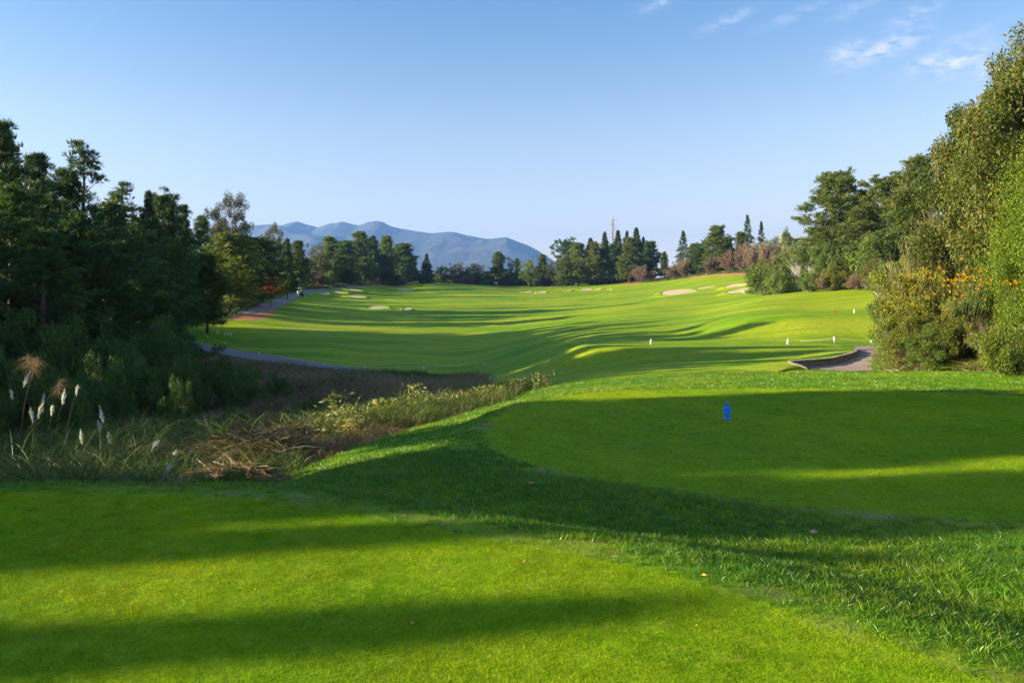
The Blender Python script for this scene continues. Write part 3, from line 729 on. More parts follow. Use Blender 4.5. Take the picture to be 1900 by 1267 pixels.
def scatter(name, pts, rot, scl, variant, meshes):
    """one stuff object: tufts instanced on points lying on the ground"""
    me = bpy.data.meshes.new(name); me.vertices.add(len(pts)); me.vertices.foreach_set('co', np.asarray(pts, np.float32).ravel())
    a = me.attributes.new('irot', 'FLOAT_VECTOR', 'POINT'); a.data.foreach_set('vector', np.asarray(rot, np.float32).ravel())
    a = me.attributes.new('iscl', 'FLOAT', 'POINT'); a.data.foreach_set('value', np.asarray(scl, np.float32))
    a = me.attributes.new('ivar', 'INT', 'POINT'); a.data.foreach_set('value', np.asarray(variant, np.int32))
    o = link(bpy.data.objects.new(name, me)); tag(o, kind='stuff')
    ng = bpy.data.node_groups.new(name + '_scatter', 'GeometryNodeTree')
    ng.interface.new_socket('Geometry', in_out='INPUT', socket_type='NodeSocketGeometry')
    ng.interface.new_socket('Geometry', in_out='OUTPUT', socket_type='NodeSocketGeometry')
    N = ng.nodes; L = ng.links
    gi = N.new('NodeGroupInput'); go = N.new('NodeGroupOutput'); jn = N.new('GeometryNodeJoinGeometry')
    def na(nm, ty):
        k = N.new('GeometryNodeInputNamedAttribute'); k.data_type = ty; k.inputs[0].default_value = nm; return k.outputs[0]
    r = na('irot', 'FLOAT_VECTOR'); s = na('iscl', 'FLOAT'); v = na('ivar', 'INT')
    for i, m in enumerate(meshes):
        src = bpy.data.objects.new(m.name + '_source', m)
        oi = N.new('GeometryNodeObjectInfo'); oi.inputs[0].default_value = src
        cm = N.new('FunctionNodeCompare'); cm.data_type = 'INT'; cm.operation = 'EQUAL'
        ins = [x for x in cm.inputs if x.enabled]; L.new(v, ins[0]); ins[1].default_value = i
        ip = N.new('GeometryNodeInstanceOnPoints')
        L.new(gi.outputs[0], ip.inputs['Points']); L.new(cm.outputs[0], ip.inputs['Selection'])
        L.new(oi.outputs['Geometry'], ip.inputs['Instance']); L.new(r, ip.inputs['Rotation']); L.new(s, ip.inputs['Scale'])
        L.new(ip.outputs[0], jn.inputs[0])
    L.new(jn.outputs[0], go.inputs[0])
    md = o.modifiers.new('scatter', 'NODES'); md.node_group = ng
    return o

# ------------------------------------------------------------------ grass near the camera
rng = np.random.default_rng(11)
def grid_points(x0, x1, y0, y1, st, jit=.5):
    x, y = np.meshgrid(np.arange(x0, x1, st), np.arange(y0, y1, st))
    x = x.ravel() + rng.uniform(-jit, jit, x.size) * st; y = y.ravel() + rng.uniform(-jit, jit, y.size) * st
    return x, y
def in_view(x, y, m=.08): return np.abs(x) < (.68 + m) * y + .8
def settle(x, y):
    z = ground_z(x, y); e = .08
    gxx = (ground_z(x + e, y) - ground_z(x - e, y)) / (2 * e); gyy = (ground_z(x, y + e) - ground_z(x, y - e)) / (2 * e)
    return np.c_[x, y, z], gxx, gyy
def lay(x, y, smin, smax, nv, tiltk=1.0):
    P_, a, b = settle(x, y); n = len(x)
    rz = rng.uniform(0, 2 * PI, n)
    # rotate about z first, then lean with the slope (XYZ euler: x,y tilt must be applied after z), so express the slope in the turned frame
    rot = np.zeros((n, 3))
    ca, sa = np.cos(rz), np.sin(rz)
    la = a * ca + b * sa; lb = -a * sa + b * ca
    rot[:, 0] = np.arctan(lb) * tiltk; rot[:, 1] = -np.arctan(la) * tiltk; rot[:, 2] = rz
    return P_, rot, rng.uniform(smin, smax, n), rng.integers(0, nv, n)
# mown turf of the near tee
x, y = grid_points(-5.5, 3.6, 2.3, 7.0, .085)
s = sdist(x, y, TEE1) + rng.normal(0, .04, len(x)); k = (s > 0) & in_view(x, y, .15)
P_, r, sc, v = lay(x[k], y[k], .8, 1.15, 4)
tm = [tuft_mesh('mown_tuft', i, 270, .07, .015, .0021, .6, 1, .1, M['tee_grass'], True) for i in range(4)]
scatter('mown_grass_near_tee', P_, r, sc, v, tm)
# mown turf of the second tee
x, y = grid_points(-1.5, 11.5, 7.0, 17.4, .15)
s = sdist(x, y, TEE2) + rng.normal(0, .05, len(x)); k = (s > 0) & in_view(x, y, .1)
P_, r, sc, v = lay(x[k], y[k], .8, 1.15, 4)
tm = [tuft_mesh('mown_tuft', 20 + i, 110, .12, .02, .005, .6, 1, .1, M['tee_grass'], True) for i in range(4)]
scatter('mown_grass_second_tee', P_, r, sc, v, tm)
# longer grass between the tees and on the banks
def fringe(x, y):
    s = np.full(x.shape, -9.)
    for p_, _, _ in TEES[:2]: s = np.maximum(s, sdist(x, y, p_))
    return s, sdist(x, y, WILD1)
x, y = grid_points(-6, 6.2, 2.2, 10.5, .075)
s, w = fringe(x, y); k = (s < .03) & (w < .2) & in_view(x, y, .15)
x, y, s = x[k], y[k], s[k]
P_, r, sc, v = lay(x, y, .65, 1.2, 5)
sc *= np.interp(-s, [-.1, .0, .35, .9], [.4, .6, .9, 1.05])
dry = (rng.uniform(0, 1, len(x)) < np.exp(-(s + .12) ** 2 / .05) * .75 * (fbm(x * 1.3, y * 1.3, 9, 3) > -.08))
v = np.where(dry, 5, v)
tm = [tuft_mesh('rough_tuft', 40 + i, 34, .055, .075, .0048, .38, 3, .35, M['rough_grass']) for i in range(5)] + [tuft_mesh('dry_tuft', 50, 30, .055, .05, .004, .6, 2, .4, M['wild_straw'])]
scatter('rough_grass', P_, r, sc, v, tm)
x, y = grid_points(-8, 16, 9.5, 27, .17)
s, w = fringe(x, y); k = (s < 0) & (w < .3) & in_view(x, y, .05) & (sdist(x, y, WILD3) < 0)
x, y, s = x[k], y[k], s[k]
P_, r, sc, v = lay(x, y, .6, 1.2, 4)
tm = [tuft_mesh('bank_tuft', 60 + i, 42, .12, .07, .009, .4, 2, .35, M['rough_grass']) for i in range(4)]
scatter('bank_grass', P_, r, sc, v, tm)

# tall wild grass in the ravine
x, y = grid_points(-22, 3, 6.4, 40, .27)
w = sdist(x, y, WILD1) + rng.normal(0, .15, len(x)); k = (w > .05) & in_view(x, y, .06) & (rng.uniform(0, 1, len(x)) < np.interp(y, [8, 20, 40], [1, .9, .5]))
x, y, w = x[k], y[k], w[k]
P_, r, sc, v = lay(x, y, .5, 1.25, 3, .3)
f1 = fbm(x * .55, y * .55, 21, 4); f2 = fbm(x * .4 + 5, y * .4, 33, 3)
v = np.where(f1 > .02, 3 + rng.integers(0, 2, len(x)), v)
v = np.where((y > 22) & (rng.uniform(0, 1, len(x)) < .6), 5, v)
v = np.where((rng.uniform(0, 1, len(x)) < .2), 3, v)
sc *= np.interp(w, [0, .6, 2, 5], [.35, .7, 1.2, 1.4])
tm = [tuft_mesh('wild_tuft', 80 + i, 60, .22, .95, .013, .30, 5, .7, M['wild_green']) for i in range(3)] + \
     [tuft_mesh('straw_tuft', 90, 60, .25, .75, .011, .55, 5, .9, M['wild_straw']), tuft_mesh('straw_tuft', 91, 50, .25, .6, .011, .8, 5, .8, M['wild_straw'])] + \
     [tuft_mesh('purple_tuft', 95, 70, .3, .8, .016, .35, 3, .5, M['wild_purple'])]
scatter('wild_grass_ravine', P_, r, sc, v, tm)
# dull purple meadow below the cart path
x, y = grid_points(-28, 4, 20, 60, .5)
w = sdist(x, y, WILD1) + rng.normal(0, .3, len(x)); k = (w > .2) & in_view(x, y, .02)
P_, r, sc, v = lay(x[k], y[k], .6, 1.3, 2, .3)
fm = fbm(P_[:, 0] * .22, P_[:, 1] * .3, 17, 3); v = np.where((fm > .1) | (rng.uniform(0, 1, len(v)) < .15), 2, v); v = np.where((fm < -.15) & (rng.uniform(0, 1, len(v)) < .7), 3, v)
tm = [tuft_mesh('meadow_tuft', 100 + i, 60, .5, .8, .03, .35, 3, .5, M['wild_purple']) for i in range(2)] + [tuft_mesh('meadow_tuft', 103, 60, .5, .6, .03, .35, 3, .5, M['wild_green']), tuft_mesh('meadow_tuft', 104, 60, .5, .7, .03, .4, 3, .6, M['wild_straw'])]
scatter('meadow_grass', P_, r, sc, v, tm)
# weeds along the foot of the right thicket and the forest edges
def edge_scatter(name, poly, lo, hi, dmin, dmax, st, meshes, smin=.7, smax=1.3):
    P = np.array(poly); x, y = grid_points(P[:, 0].min(), min(P[:, 0].max(), 130), max(dmin, P[:, 1].min()), min(dmax, P[:, 1].max()), st)
    w = sdist(x, y, poly); k = (w > lo) & (w < hi) & in_view(x, y, .03)
    P_, r, sc, v = lay(x[k], y[k], smin, smax, len(meshes), .4); scatter(name, P_, r, sc, v, meshes)
edge_scatter('weeds_right', WILD3, -.4, 3.2, 18, 60, .28,
             [tuft_mesh('weed_tuft', 110, 46, .2, .5, .02, .5, 3, .6, M['rough_grass']), tuft_mesh('weed_tuft', 111, 46, .2, .6, .018, .5, 4, .7, M['lit_reed']), tuft_mesh('weed_tuft', 112, 46, .22, .55, .016, .6, 4, .8, M['wild_straw']), tuft_mesh('weed_tuft', 113, 46, .2, .45, .02, .5, 3, .6, M['rough_grass'])])
wm = [tuft_mesh('edge_tuft', 120 + i, 40, .8, .9, .09, .5, 2, .5, M['rough_grass' if i < 2 else 'wild_green']) for i in range(4)]
edge_scatter('weeds_forest_edge_right', WILD3, -.5, 5, 60, 330, 1.3, wm)
edge_scatter('weeds_forest_edge_left', WILD2, -.5, 6, 80, 330, 1.3, wm[2:] + wm[2:])

# ------------------------------------------------------------------ tree prototypes
PROTO = {}
def proto(kind, gens, crown_mat, wood_mat, names):
    out = []
    for (wood, (V, Q, r), H, R) in gens:
        tw = mesh_np(names[1], wood[0], wood[1], M[wood_mat], smooth=True)
        cr = mesh_np(names[2], V, Q, M[crown_mat], r)
        rad = np.percentile(np.hypot(V[:, 0], V[:, 1]), 97); out.append((tw, cr, float(np.percentile(V[:, 2], 99.9)), float(rad)))
    PROTO[kind] = (out, names)
proto('pine', [gen_pine(s, 13, 4.0, .10, 58, 'pine', 11, .36, .05, 12) for s in (1, 2, 3)], 'pine', 'bark', ('pine_tree', 'trunk', 'crown'))
proto('openpine', [gen_pine(s, 13, 3.4, .1, 46, 'pine', 11, .34, .045, 6, .5) for s in (4,)], 'pine', 'bark', ('pine_tree', 'trunk', 'crown'))
proto('roundpine', [gen_pine(s, 12, 4.0, .14, 70, 'round', 9, .38, .055, 12) for s in (5, 6)], 'pine', 'bark', ('pine_tree', 'trunk', 'crown'))
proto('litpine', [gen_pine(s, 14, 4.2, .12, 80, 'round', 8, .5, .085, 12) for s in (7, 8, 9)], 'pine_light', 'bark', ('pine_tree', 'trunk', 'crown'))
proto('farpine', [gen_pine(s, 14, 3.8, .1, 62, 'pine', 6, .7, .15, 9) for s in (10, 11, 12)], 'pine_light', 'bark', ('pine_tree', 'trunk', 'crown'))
proto('fardark', [gen_pine(s, 14, 3.9, .1, 62, p, 6, .7, .15, 9) for s, p in ((13, 'pine'), (14, 'round'))], 'pine', 'bark', ('pine_tree', 'trunk', 'crown'))
proto('umbrella', [gen_pine(15, 14, 5.0, .35, 44, 'umbrella', 7, .6, .12, 9)], 'pine', 'bark', ('pine_tree', 'trunk', 'crown'))
proto('fir', [gen_pine(s, 14, 3.3, .05, 95, 'cone', 6, .6, .12, 7) for s in (16, 17)], 'fir', 'bark', ('fir_tree', 'trunk', 'crown'))
proto('cedar', [gen_pine(s, 14, 3.8, .08, 60, 'cone', 6, .55, .1, 6) for s in (18, 19)], 'fir', 'bark', ('cedar_tree', 'trunk', 'crown'))
proto('cypress', [gen_pine(s, 14, 2.2, .04, 110, 'column', 6, .6, .14, 6) for s in (20, 21)], 'fir', 'bark', ('cypress_tree', 'trunk', 'crown'))
proto('euc', [gen_broad(22, 17, 4.6, .34, 110, 230, .85, .36, .12, stems=1, flat=1.2, hang=.4)], 'euc', 'redbark', ('eucalyptus_tree', 'trunk', 'crown'))
proto('broadfar', [gen_broad(s, 9, 3.4, .18, 80, 90, .8, .34, .2) for s in (23, 24, 25)], 'broad', 'bark', ('broadleaf_tree', 'trunk', 'crown'))
proto('olivefar', [gen_broad(s, 8, 3.4, .15, 80, 90, .8, .32, .17) for s in (26, 27)], 'olive', 'bark', ('broadleaf_tree', 'trunk', 'crown'))
proto('shadetop', [gen_broad(60, 14, 1.5, .60, 230, 150, .5, .34, .2, trk=.35, limb=False)], 'broad', 'bark', ('broadleaf_tree', 'trunk', 'crown'))
proto('maple', [gen_broad(28, 4.2, 1.9, .42, 46, 110, .42, .17, .12)], 'maple', 'bark', ('maple_tree', 'trunk', 'crown'))
proto('neartree', [gen_broad(s, 11, 3.4, .14, 190, 560, .78, .18, .085, hang=.1, flat=1.1, twig=False) for s in (30, 31)], 'broad_red', 'bark', ('broadleaf_tree', 'trunk', 'crown'))
proto('ivytree', [gen_broad(s, 8.5, 2.0, .0, 95, 620, .62, .085, .075, hang=.8, flat=1.4, twig=False, limb=False) for s in (32, 61, 62)], 'ivy', 'bark', ('ivy_covered_tree', 'trunk', 'crown'))
proto('yellowshrub', [gen_broad(s, 3.6, 2.1, .02, 190, 150, .34, .095, .07, stems=5) for s in (33, 34)], 'yellowbush', 'bark', ('shrub', 'stem', 'foliage'))
proto('greenshrub', [gen_broad(s, 3.2, 2.0, .02, 150, 150, .34, .12, .06, stems=5) for s in (35, 36)], 'broad', 'bark', ('shrub', 'stem', 'foliage'))
proto('ivyshrub', [gen_broad(s, 2.6, 2.2, .0, 190, 150, .32, .085, .07, stems=4, hang=.5) for s in (37,)], 'ivy', 'bark', ('shrub', 'stem', 'foliage'))
proto('darkshrub', [gen_broad(s, 2.6, 2.0, .0, 110, 130, .34, .15, .06, stems=5) for s in (38, 39, 40)], 'dark', 'bark', ('shrub', 'stem', 'foliage'))
proto('farshrub', [gen_broad(s, 4.0, 3.0, .0, 80, 80, .7, .3, .18, stems=4) for s in (41, 42)], 'broad', 'palebark', ('shrub', 'stem', 'foliage'))
proto('fardarkshrub', [gen_broad(s, 4.0, 3.2, .0, 80, 80, .7, .3, .18, stems=4) for s in (43,)], 'dark', 'bark', ('shrub', 'stem', 'foliage'))
proto('palestem', [gen_broad(s, 6.0, 2.2, .5, 44, 70, .55, .26, .14, stems=4) for s in (44,)], 'broad', 'palebark', ('birch_tree', 'trunk', 'crown'))
proto('bareshrub', [gen_twiggy(s, 3.6, 2.3, 6500, .55, .016) for s in (45, 46)], 'brownbush', 'palebark', ('bare_shrub', 'stem', 'twigs'))
proto('scrub', [gen_twiggy(s, 2.0, 1.8, 4200, .4, .03, .5) for s in (63, 64, 65)], 'scrubtwig', 'bark', ('bare_shrub', 'stem', 'twigs'))
proto('farbare', [gen_twiggy(s, 5.0, 3.2, 5200, .8, .06) for s in (47, 48)], 'brownbush', 'bark', ('bare_shrub', 'stem', 'twigs'))
proto('tanshrub', [gen_twiggy(s, 4.6, 2.3, 11000, .42, .03, 1.0) for s in (49, 50)], 'tanbush', 'bark', ('feathery_shrub', 'stem', 'twigs'))

_cnt = {}
def tree(kind, px, top, d, wpx, label, cat='tree', group=None, rot=None, var=None, x=None, height=None, sink=.1, wr=None):
    protos, names = PROTO[kind]
    k = _cnt.get(kind, 0); _cnt[kind] = k + 1
    tw, cr, H, R = protos[(k if var is None else var) % len(protos)]
    X_ = (px - 950) / F * d if x is None else x
    z0 = gz(X_, d) - sink
    ht = (E + (HZ - top) / F * d - z0) if height is None else height
    sh = ht / H; sw = (wpx * d / F / 2) / R if wpx else sh
    if wr: sw = wr / R
    e = empty(names[0], (X_, d, z0), (k * 2.1 + px * .37) % 6.28 if rot is None else rot, (sw, sw, sh))
    tag(e, label, cat, group)
    for nm, me in ((names[1], tw), (names[2], cr)):
        link(bpy.data.objects.new(nm, me), e)
    return e
GL = 'dark pines of the left woodland'
# left woodland, nearest first
for a in [
 ('pine', 5, 226, 44, 200, 'tallest dark pine at the left edge of the picture'),
 ('pine', 66, 285, 50, 120, 'dark pine just right of the tallest pine at the left edge'),
 ('openpine', 158, 262, 52, 112, 'open crowned pine with a bare pointed top standing clear against the sky on the left'),
 ('pine', 118, 312, 47, 110, 'dense pine filling the gap left of the open crowned pointed pine'),
 ('pine', 20, 345, 36, 240, 'big shaded pine in front of the tallest one at the left edge'),
 ('roundpine', 150, 400, 39, 210, 'broad shaded pine in front of the open crowned pointed pine'),
 ('pine', 248, 425, 46, 170, 'broad shaded pine low in front of the round topped pine'),
 ('openpine', 225, 338, 60, 100, 'thin topped pine between the pointed pine and the round topped pine'),
 ('pine', 200, 372, 55, 110, 'shaded pine right below the pointed open pine'),
 ('pine', 275, 355, 66, 66, 'narrow spire of a pine touching the round topped pine'),
 ('roundpine', 305, 353, 70, 84, 'round topped pine right of the narrow spire on the left'),
 ('pine', 338, 380, 76, 64, 'pine on the right shoulder of the round topped pine'),
 ('roundpine', 318, 440, 62, 84, 'shaded pine above the bend of the left cart path'),
 ('pine', 372, 400, 99, 60, 'pine directly left of the tall eucalyptus'),
 ('litpine', 385, 470, 78, 66, 'pine with lit needles left below the tall eucalyptus'),
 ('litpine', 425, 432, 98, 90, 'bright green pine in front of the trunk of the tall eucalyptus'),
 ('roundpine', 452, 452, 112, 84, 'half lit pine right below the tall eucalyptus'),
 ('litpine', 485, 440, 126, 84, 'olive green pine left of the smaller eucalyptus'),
 ('pine', 300, 470, 52, 130, 'shaded pine low at the woodland edge above the dark shrubs'),
 ('pine', 80, 430, 34, 200, 'nearest shaded pine, low behind the plume grass'),
 ]: tree(*a[:4], a[4] * (1.62 if 'pine' in a[0] and a[2] < 400 else 1.35 if 'pine' in a[0] else 1), a[5], group=GL)
tree('euc', 425, 355, 120, 92, 'tall eucalyptus with a bare reddish trunk and separate leaf clumps rising over the left woodland')
tree('euc', 505, 412, 138, 46, 'smaller eucalyptus with a rounded top against the mountain')
tree('fardark', 533, 443, 146, 42, 'dark narrow tree whose bare trunk stands on the bend of the upper cart path', group='trees beside the upper cart path', sink=.1)
tree('maple', 502, 514, 118, 44, 'small maple with orange red autumn leaves beside the cart path', 'tree')
for a in [
 ('farpine', 553, 446, 172, 54, 'pine behind the golf cart'), ('olivefar', 590, 449, 182, 56, 'brownish olive tree right of the golf cart'),
 ('farpine', 612, 438, 196, 50, 'light pine with a small knob top below the third mountain peak'), ('fardark', 640, 446, 200, 60, 'dark pine between the knob topped pine and the highest far left pine'),
 ('farpine', 668, 429, 215, 64, 'highest pine of the group below the twin mountain peaks'), ('fardark', 692, 438, 222, 50, 'dark pine right of the highest pine below the twin peaks'),
 ('farpine', 716, 437, 232, 56, 'pale pine in the right half of the group below the twin peaks'), ('fardark', 747, 451, 245, 62, 'dark round pine at the right end of the group below the twin peaks'),
 ('fardark', 765, 474, 262, 34, 'low dark pine closing the left far woodland beside the gap'), ('olivefar', 570, 480, 168, 50, 'brown leaved tree low behind the golf cart'),
 ('farpine', 630, 475, 190, 60, 'lit pine low in the middle of the far left woodland'), ('fardark', 700, 470, 215, 60, 'shaded pine low in the far left woodland'),
 ]: tree(a[0], a[1], a[2], max(a[3], float(np.interp(a[1], [540, 560, 620, 700, 770], [168, 192, 228, 272, 304])) + (6 if a[3] > 195 or a[1] < 560 else 2)), a[4], a[5], group='pines of the far left woodland')
tree('fir', 792, 471, 285, 32, 'lone dark fir standing in the gap below the mountain', group='firs')
for a in [
 ('broadfar', 822, 492, 312, 40, 'low green tree first right of the lone fir'), ('olivefar', 850, 487, 312, 46, 'green topped tree second right of the lone fir'),
 ('olivefar', 880, 489, 312, 44, 'brownish tree left of the tall light pine in the middle'), ('farpine', 925, 467, 306, 46, 'tall light pine standing above the middle treeline'),
 ('broadfar', 955, 477, 308, 34, 'rounded tree just right of the tall light pine in the middle'), ('broadfar', 981, 481, 300, 38, 'bright green sapling tree in the middle of the far treeline'),
 ('farpine', 1006, 472, 308, 36, 'pine at the foot of the mountain slope in the middle treeline'), ('olivefar', 1030, 482, 300, 40, 'yellowish tree left of the umbrella pine'),
 ('umbrella', 1052, 441, 300, 56, 'dark umbrella shaped pine left of the tall conifer group'), ('farpine', 1072, 450, 290, 56, 'light pine under the right side of the umbrella pine'),
 ('farpine', 1050, 476, 282, 44, 'lit low pine below the umbrella pine'),
 ('cypress', 1096, 442, 296, 34, 'leftmost slender conifer of the tall group'), ('farpine', 1103, 448, 284, 44, 'light pine in front of the leftmost slender conifer'),
 ('cypress', 1122, 431, 292, 30, 'slender conifer left of the mast'), ('cypress', 1146, 428, 290, 30, 'slender conifer right of the mast'),
 ('cypress', 1163, 429, 296, 24, 'thin dark conifer second right of the mast'), ('cypress', 1181, 423, 288, 34, 'highest slender conifer at the right side of the tall group'),
 ('farpine', 1168, 440, 278, 50, 'broad light conifer in front of the highest slender conifer'), ('cypress', 1194, 440, 290, 22, 'dark narrow conifer closing the tall group on the right'),
 ('fardark', 1135, 452, 284, 40, 'dark pine low in the middle of the tall group'), ('fardark', 1207, 447, 284, 40, 'dark pine with a small rounded tip right of the tall conifers'),
 ('fardark', 1233, 467, 276, 28, 'small rounded pine between the tall group and the pointed cedar'), ('cedar', 1267, 428, 268, 46, 'pointed cedar with drooping arms standing alone right of the tall group'),
 ('farpine', 1287, 452, 256, 40, 'light pine leaning on the pointed cedar'), ('litpine', 1331, 418, 240, 66, 'large full pine left of the bare brown shrubs on the hill'),
 ('fardark', 1303, 450, 248, 44, 'dark pine left below the large full pine'), ('cedar', 1387, 399, 246, 40, 'pointed cedar left of its shorter twin on the hilltop'),
 ('cedar', 1412, 411, 250, 34, 'shorter pointed cedar right of its taller twin on the hilltop'), ('farpine', 1350, 440, 238, 40, 'pine at the right foot of the large full pine'),
 ('broadfar', 1462, 421, 205, 34, 'small round tree left of the villa on the hill'), ('broadfar', 1435, 440, 215, 50, 'green tree between the cedars and the villa'),
 ('broadfar', 1490, 440, 200, 50, 'leafy tree hiding the lower walls of the villa'), ('broadfar', 1525, 437, 195, 46, 'tree right of the villa below the big pine'),
 ('farpine', 1375, 430, 236, 40, 'pine below the left pointed cedar on the hilltop'),
 ]: tree(*a, group='trees along the far treeline')
GB = 'big pines on the right hill'
for a in [
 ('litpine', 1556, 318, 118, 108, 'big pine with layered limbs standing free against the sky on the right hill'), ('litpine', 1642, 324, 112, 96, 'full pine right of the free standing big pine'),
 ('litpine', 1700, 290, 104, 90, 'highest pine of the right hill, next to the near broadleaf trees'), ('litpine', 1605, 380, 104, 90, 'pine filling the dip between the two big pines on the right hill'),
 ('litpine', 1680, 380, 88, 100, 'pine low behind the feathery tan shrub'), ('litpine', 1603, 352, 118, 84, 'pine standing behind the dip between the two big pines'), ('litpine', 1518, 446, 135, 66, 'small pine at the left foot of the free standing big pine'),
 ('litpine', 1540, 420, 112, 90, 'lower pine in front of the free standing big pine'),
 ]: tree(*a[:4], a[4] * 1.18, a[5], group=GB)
GR = 'bushes on the right slope'
for a in [
 ('farshrub', 1420, 478, 112, 66, 'dark green feathery bush at the left tip of the right slope thicket'), ('farshrub', 1455, 468, 108, 70, 'green bush left of the pale stemmed birches'),
 ('palestem', 1478, 448, 104, 60, 'birch with three pale leaning stems on the right slope'), ('palestem', 1507, 452, 103, 50, 'birch with one forked pale stem right of the leaning stems'),
 ('greenshrub', 1535, 450, 102, 70, 'yellow green bush right of the pale birches'), ('farshrub', 1570, 455, 98, 72, 'bright green bush in the middle of the right slope'),
 ('yellowshrub', 1548, 488, 97, 50, 'yellowish low bush in the middle of the right slope'), ('farshrub', 1610, 440, 96, 80, 'green bush below the full pine'),
 ('broadfar', 1640, 420, 88, 90, 'leafy tree left of the feathery tan shrub'), ('olivefar', 1625, 480, 84, 60, 'olive bush at the right end of the far slope'),
 ('farshrub', 1500, 500, 99, 40, 'low green bush at the foot of the pale birches'), ('farshrub', 1445, 500, 104, 50, 'low bush right above the pair of bunkers'),
 ('farbare', 1535, 505, 97, 40, 'brown twiggy bush at the foot of the slope thicket'), ('farbare', 1590, 505, 94, 40, 'brown twiggy bush below the bright green bush'),
 ]: tree(*a[:6], cat='tree' if a[0] in ('palestem', 'broadfar') else 'bush', group=GR)
for a in [(1190, 492, 268, 44, 'grey brown bare shrub in front of the tall conifer group'), (1248, 490, 258, 44, 'bare shrub left of the row of bare trees'), (1268, 480, 255, 40, 'bare shrub below the pointed cedar'),
          (1352, 462, 232, 36, 'bare pinkish shrub under the large full pine'), (1375, 452, 226, 40, 'bare pinkish shrub below the left hilltop cedar'), (1400, 446, 220, 46, 'bare pinkish shrub below the right hilltop cedar'),
          (1425, 450, 212, 44, 'bare pinkish shrub right of the hilltop cedars'), (1446, 452, 200, 36, 'bare shrub left of the green slope bushes'), (1318, 474, 238, 36, 'dull bare shrub below the large full pine'),
          (590, 505, 205, 30, 'brown bare shrub right behind the golf cart'), (688, 506, 262, 24, 'pale bare shrub before the dark far left pines'), (865, 510, 308, 40, 'low brown shrub in the middle treeline'), (1105, 500, 286, 40, 'low bare shrub at the foot of the tall conifer group')]:
    tree('farbare', *a, cat='bush', group='bare shrubs along the treeline')
# undergrowth that closes the foot of the far treelines
rng = np.random.default_rng(77)
for k in range(26):
    px = 805 + k * 16 + rng.uniform(-5, 5)
    d = np.interp(px, [800, 1050, 1200, 1300], [318, 300, 284, 262]) + rng.uniform(-3, 8)
    tree('fardarkshrub' if k % 3 else 'farshrub', px, np.interp(px, [800, 1200], [505, 500]) + rng.uniform(-3, 6), d, rng.uniform(22, 34), 'low dark bush in the hedge along the foot of the far treeline', 'bush', 'undergrowth bushes of the far treeline', sink=.4)
for k in range(17):
    px = 560 + k * 13.5; d = np.interp(px, [560, 620, 700, 780], [196, 226, 270, 308]) + rng.uniform(0, 6)
    tree('fardarkshrub', px, rng.uniform(502, 512), d, rng.uniform(24, 36), 'low dark bush closing the foot of the far left woodland', 'bush', 'undergrowth bushes of the far left woodland', sink=.4)
for k in range(12):
    px = 400 + k * 13; d = np.interp(px, [400, 470, 555], [104, 135, 180]) + rng.uniform(0, 6)
    tree('fardarkshrub', px, rng.uniform(505, 530), d, rng.uniform(34, 50), 'low dark bush beside the upper cart path and the bare soil', 'bush', 'undergrowth bushes beside the upper cart path', sink=.4)
for k in range(9):
    px = 1290 + k * 13; d = np.interp(px, [1290, 1390], [252, 226]) + rng.uniform(0, 6)
    tree('fardarkshrub', px, rng.uniform(478, 488), d, rng.uniform(22, 30), 'low dark bush at the top of the right fairway hill', 'bush', 'undergrowth bushes on the fairway hill', sink=.4)

# near thicket on the right
for a in [
 ('neartree', 1945, 45, 23.5, 340, 'tallest broadleaf tree with reddish leaves, cut off by the right edge'), ('neartree', 1800, 203, 27, 225, 'shorter reddish broadleaf tree left of the tallest one'),
 ('neartree', 1880, 95, 25, 210, 'middle reddish broadleaf tree between the tallest and the shorter one'),
 ('ivytree', 1918, 215, 21.5, 130, 'tree wrapped in bright green climber at the right edge'), ('ivytree', 1858, 300, 24.2, 90, 'narrow column of bright climber left of the wrapped tree'), ('ivytree', 1890, 360, 22.6, 90, 'lower column of climber in front of the wrapped tree'),
 ]: tree(*a, group='near trees on the right')
for a in [
 ('tanshrub', 1722, 385, 29, 130, 'feathery tan shrub with pale yellow sprays, left side of the near thicket'), ('tanshrub', 1762, 372, 31, 130, 'feathery tan shrub behind the first, higher and yellower'),
 ('yellowshrub', 1700, 500, 25.5, 150, 'yellow green leaved shrub forming the left end of the near thicket'), ('yellowshrub', 1690, 570, 24.6, 110, 'low yellow leaved shrub by the end of the cart path'),
 ('bareshrub', 1770, 430, 27, 170, 'bare grey branched shrub under the reddish trees'), ('bareshrub', 1830, 440, 26, 150, 'bare grey branched shrub in front of the climber column'),
 ('greenshrub', 1795, 520, 24.4, 130, 'green bush carrying yellow daisies'), ('greenshrub', 1880, 530, 23.5, 120, 'green bush at the right edge with a few yellow daisies'),
 ('ivyshrub', 1885, 588, 21.5, 150, 'low mound of climber at the right edge'), ('yellowshrub', 1750, 560, 24.2, 120, 'yellow leaved shrub left below the daisy bush'),
 ('greenshrub', 1660, 480, 33, 90, 'green shrub behind the left end of the near thicket'), ('olivefar', 1700, 440, 38, 130, 'olive tree behind the near yellow shrub'),
 ('greenshrub', 1760, 470, 30, 150, 'green shrub deep inside the near thicket'), ('greenshrub', 1850, 480, 28, 170, 'dark green shrub deep behind the daisy bush'),
 ('greenshrub', 1715, 600, 24.0, 90, 'low green shrub among the weeds at the foot of the near thicket'), ('greenshrub', 1672, 590, 25.2, 70, 'small green shrub beside the end of the cart path'),
 ('bareshrub', 1840, 590, 22.8, 110, 'low bare dead shrub between the daisy bush and the climber mound'),
 ]: tree(*a, cat='bush', group='near thicket on the right')

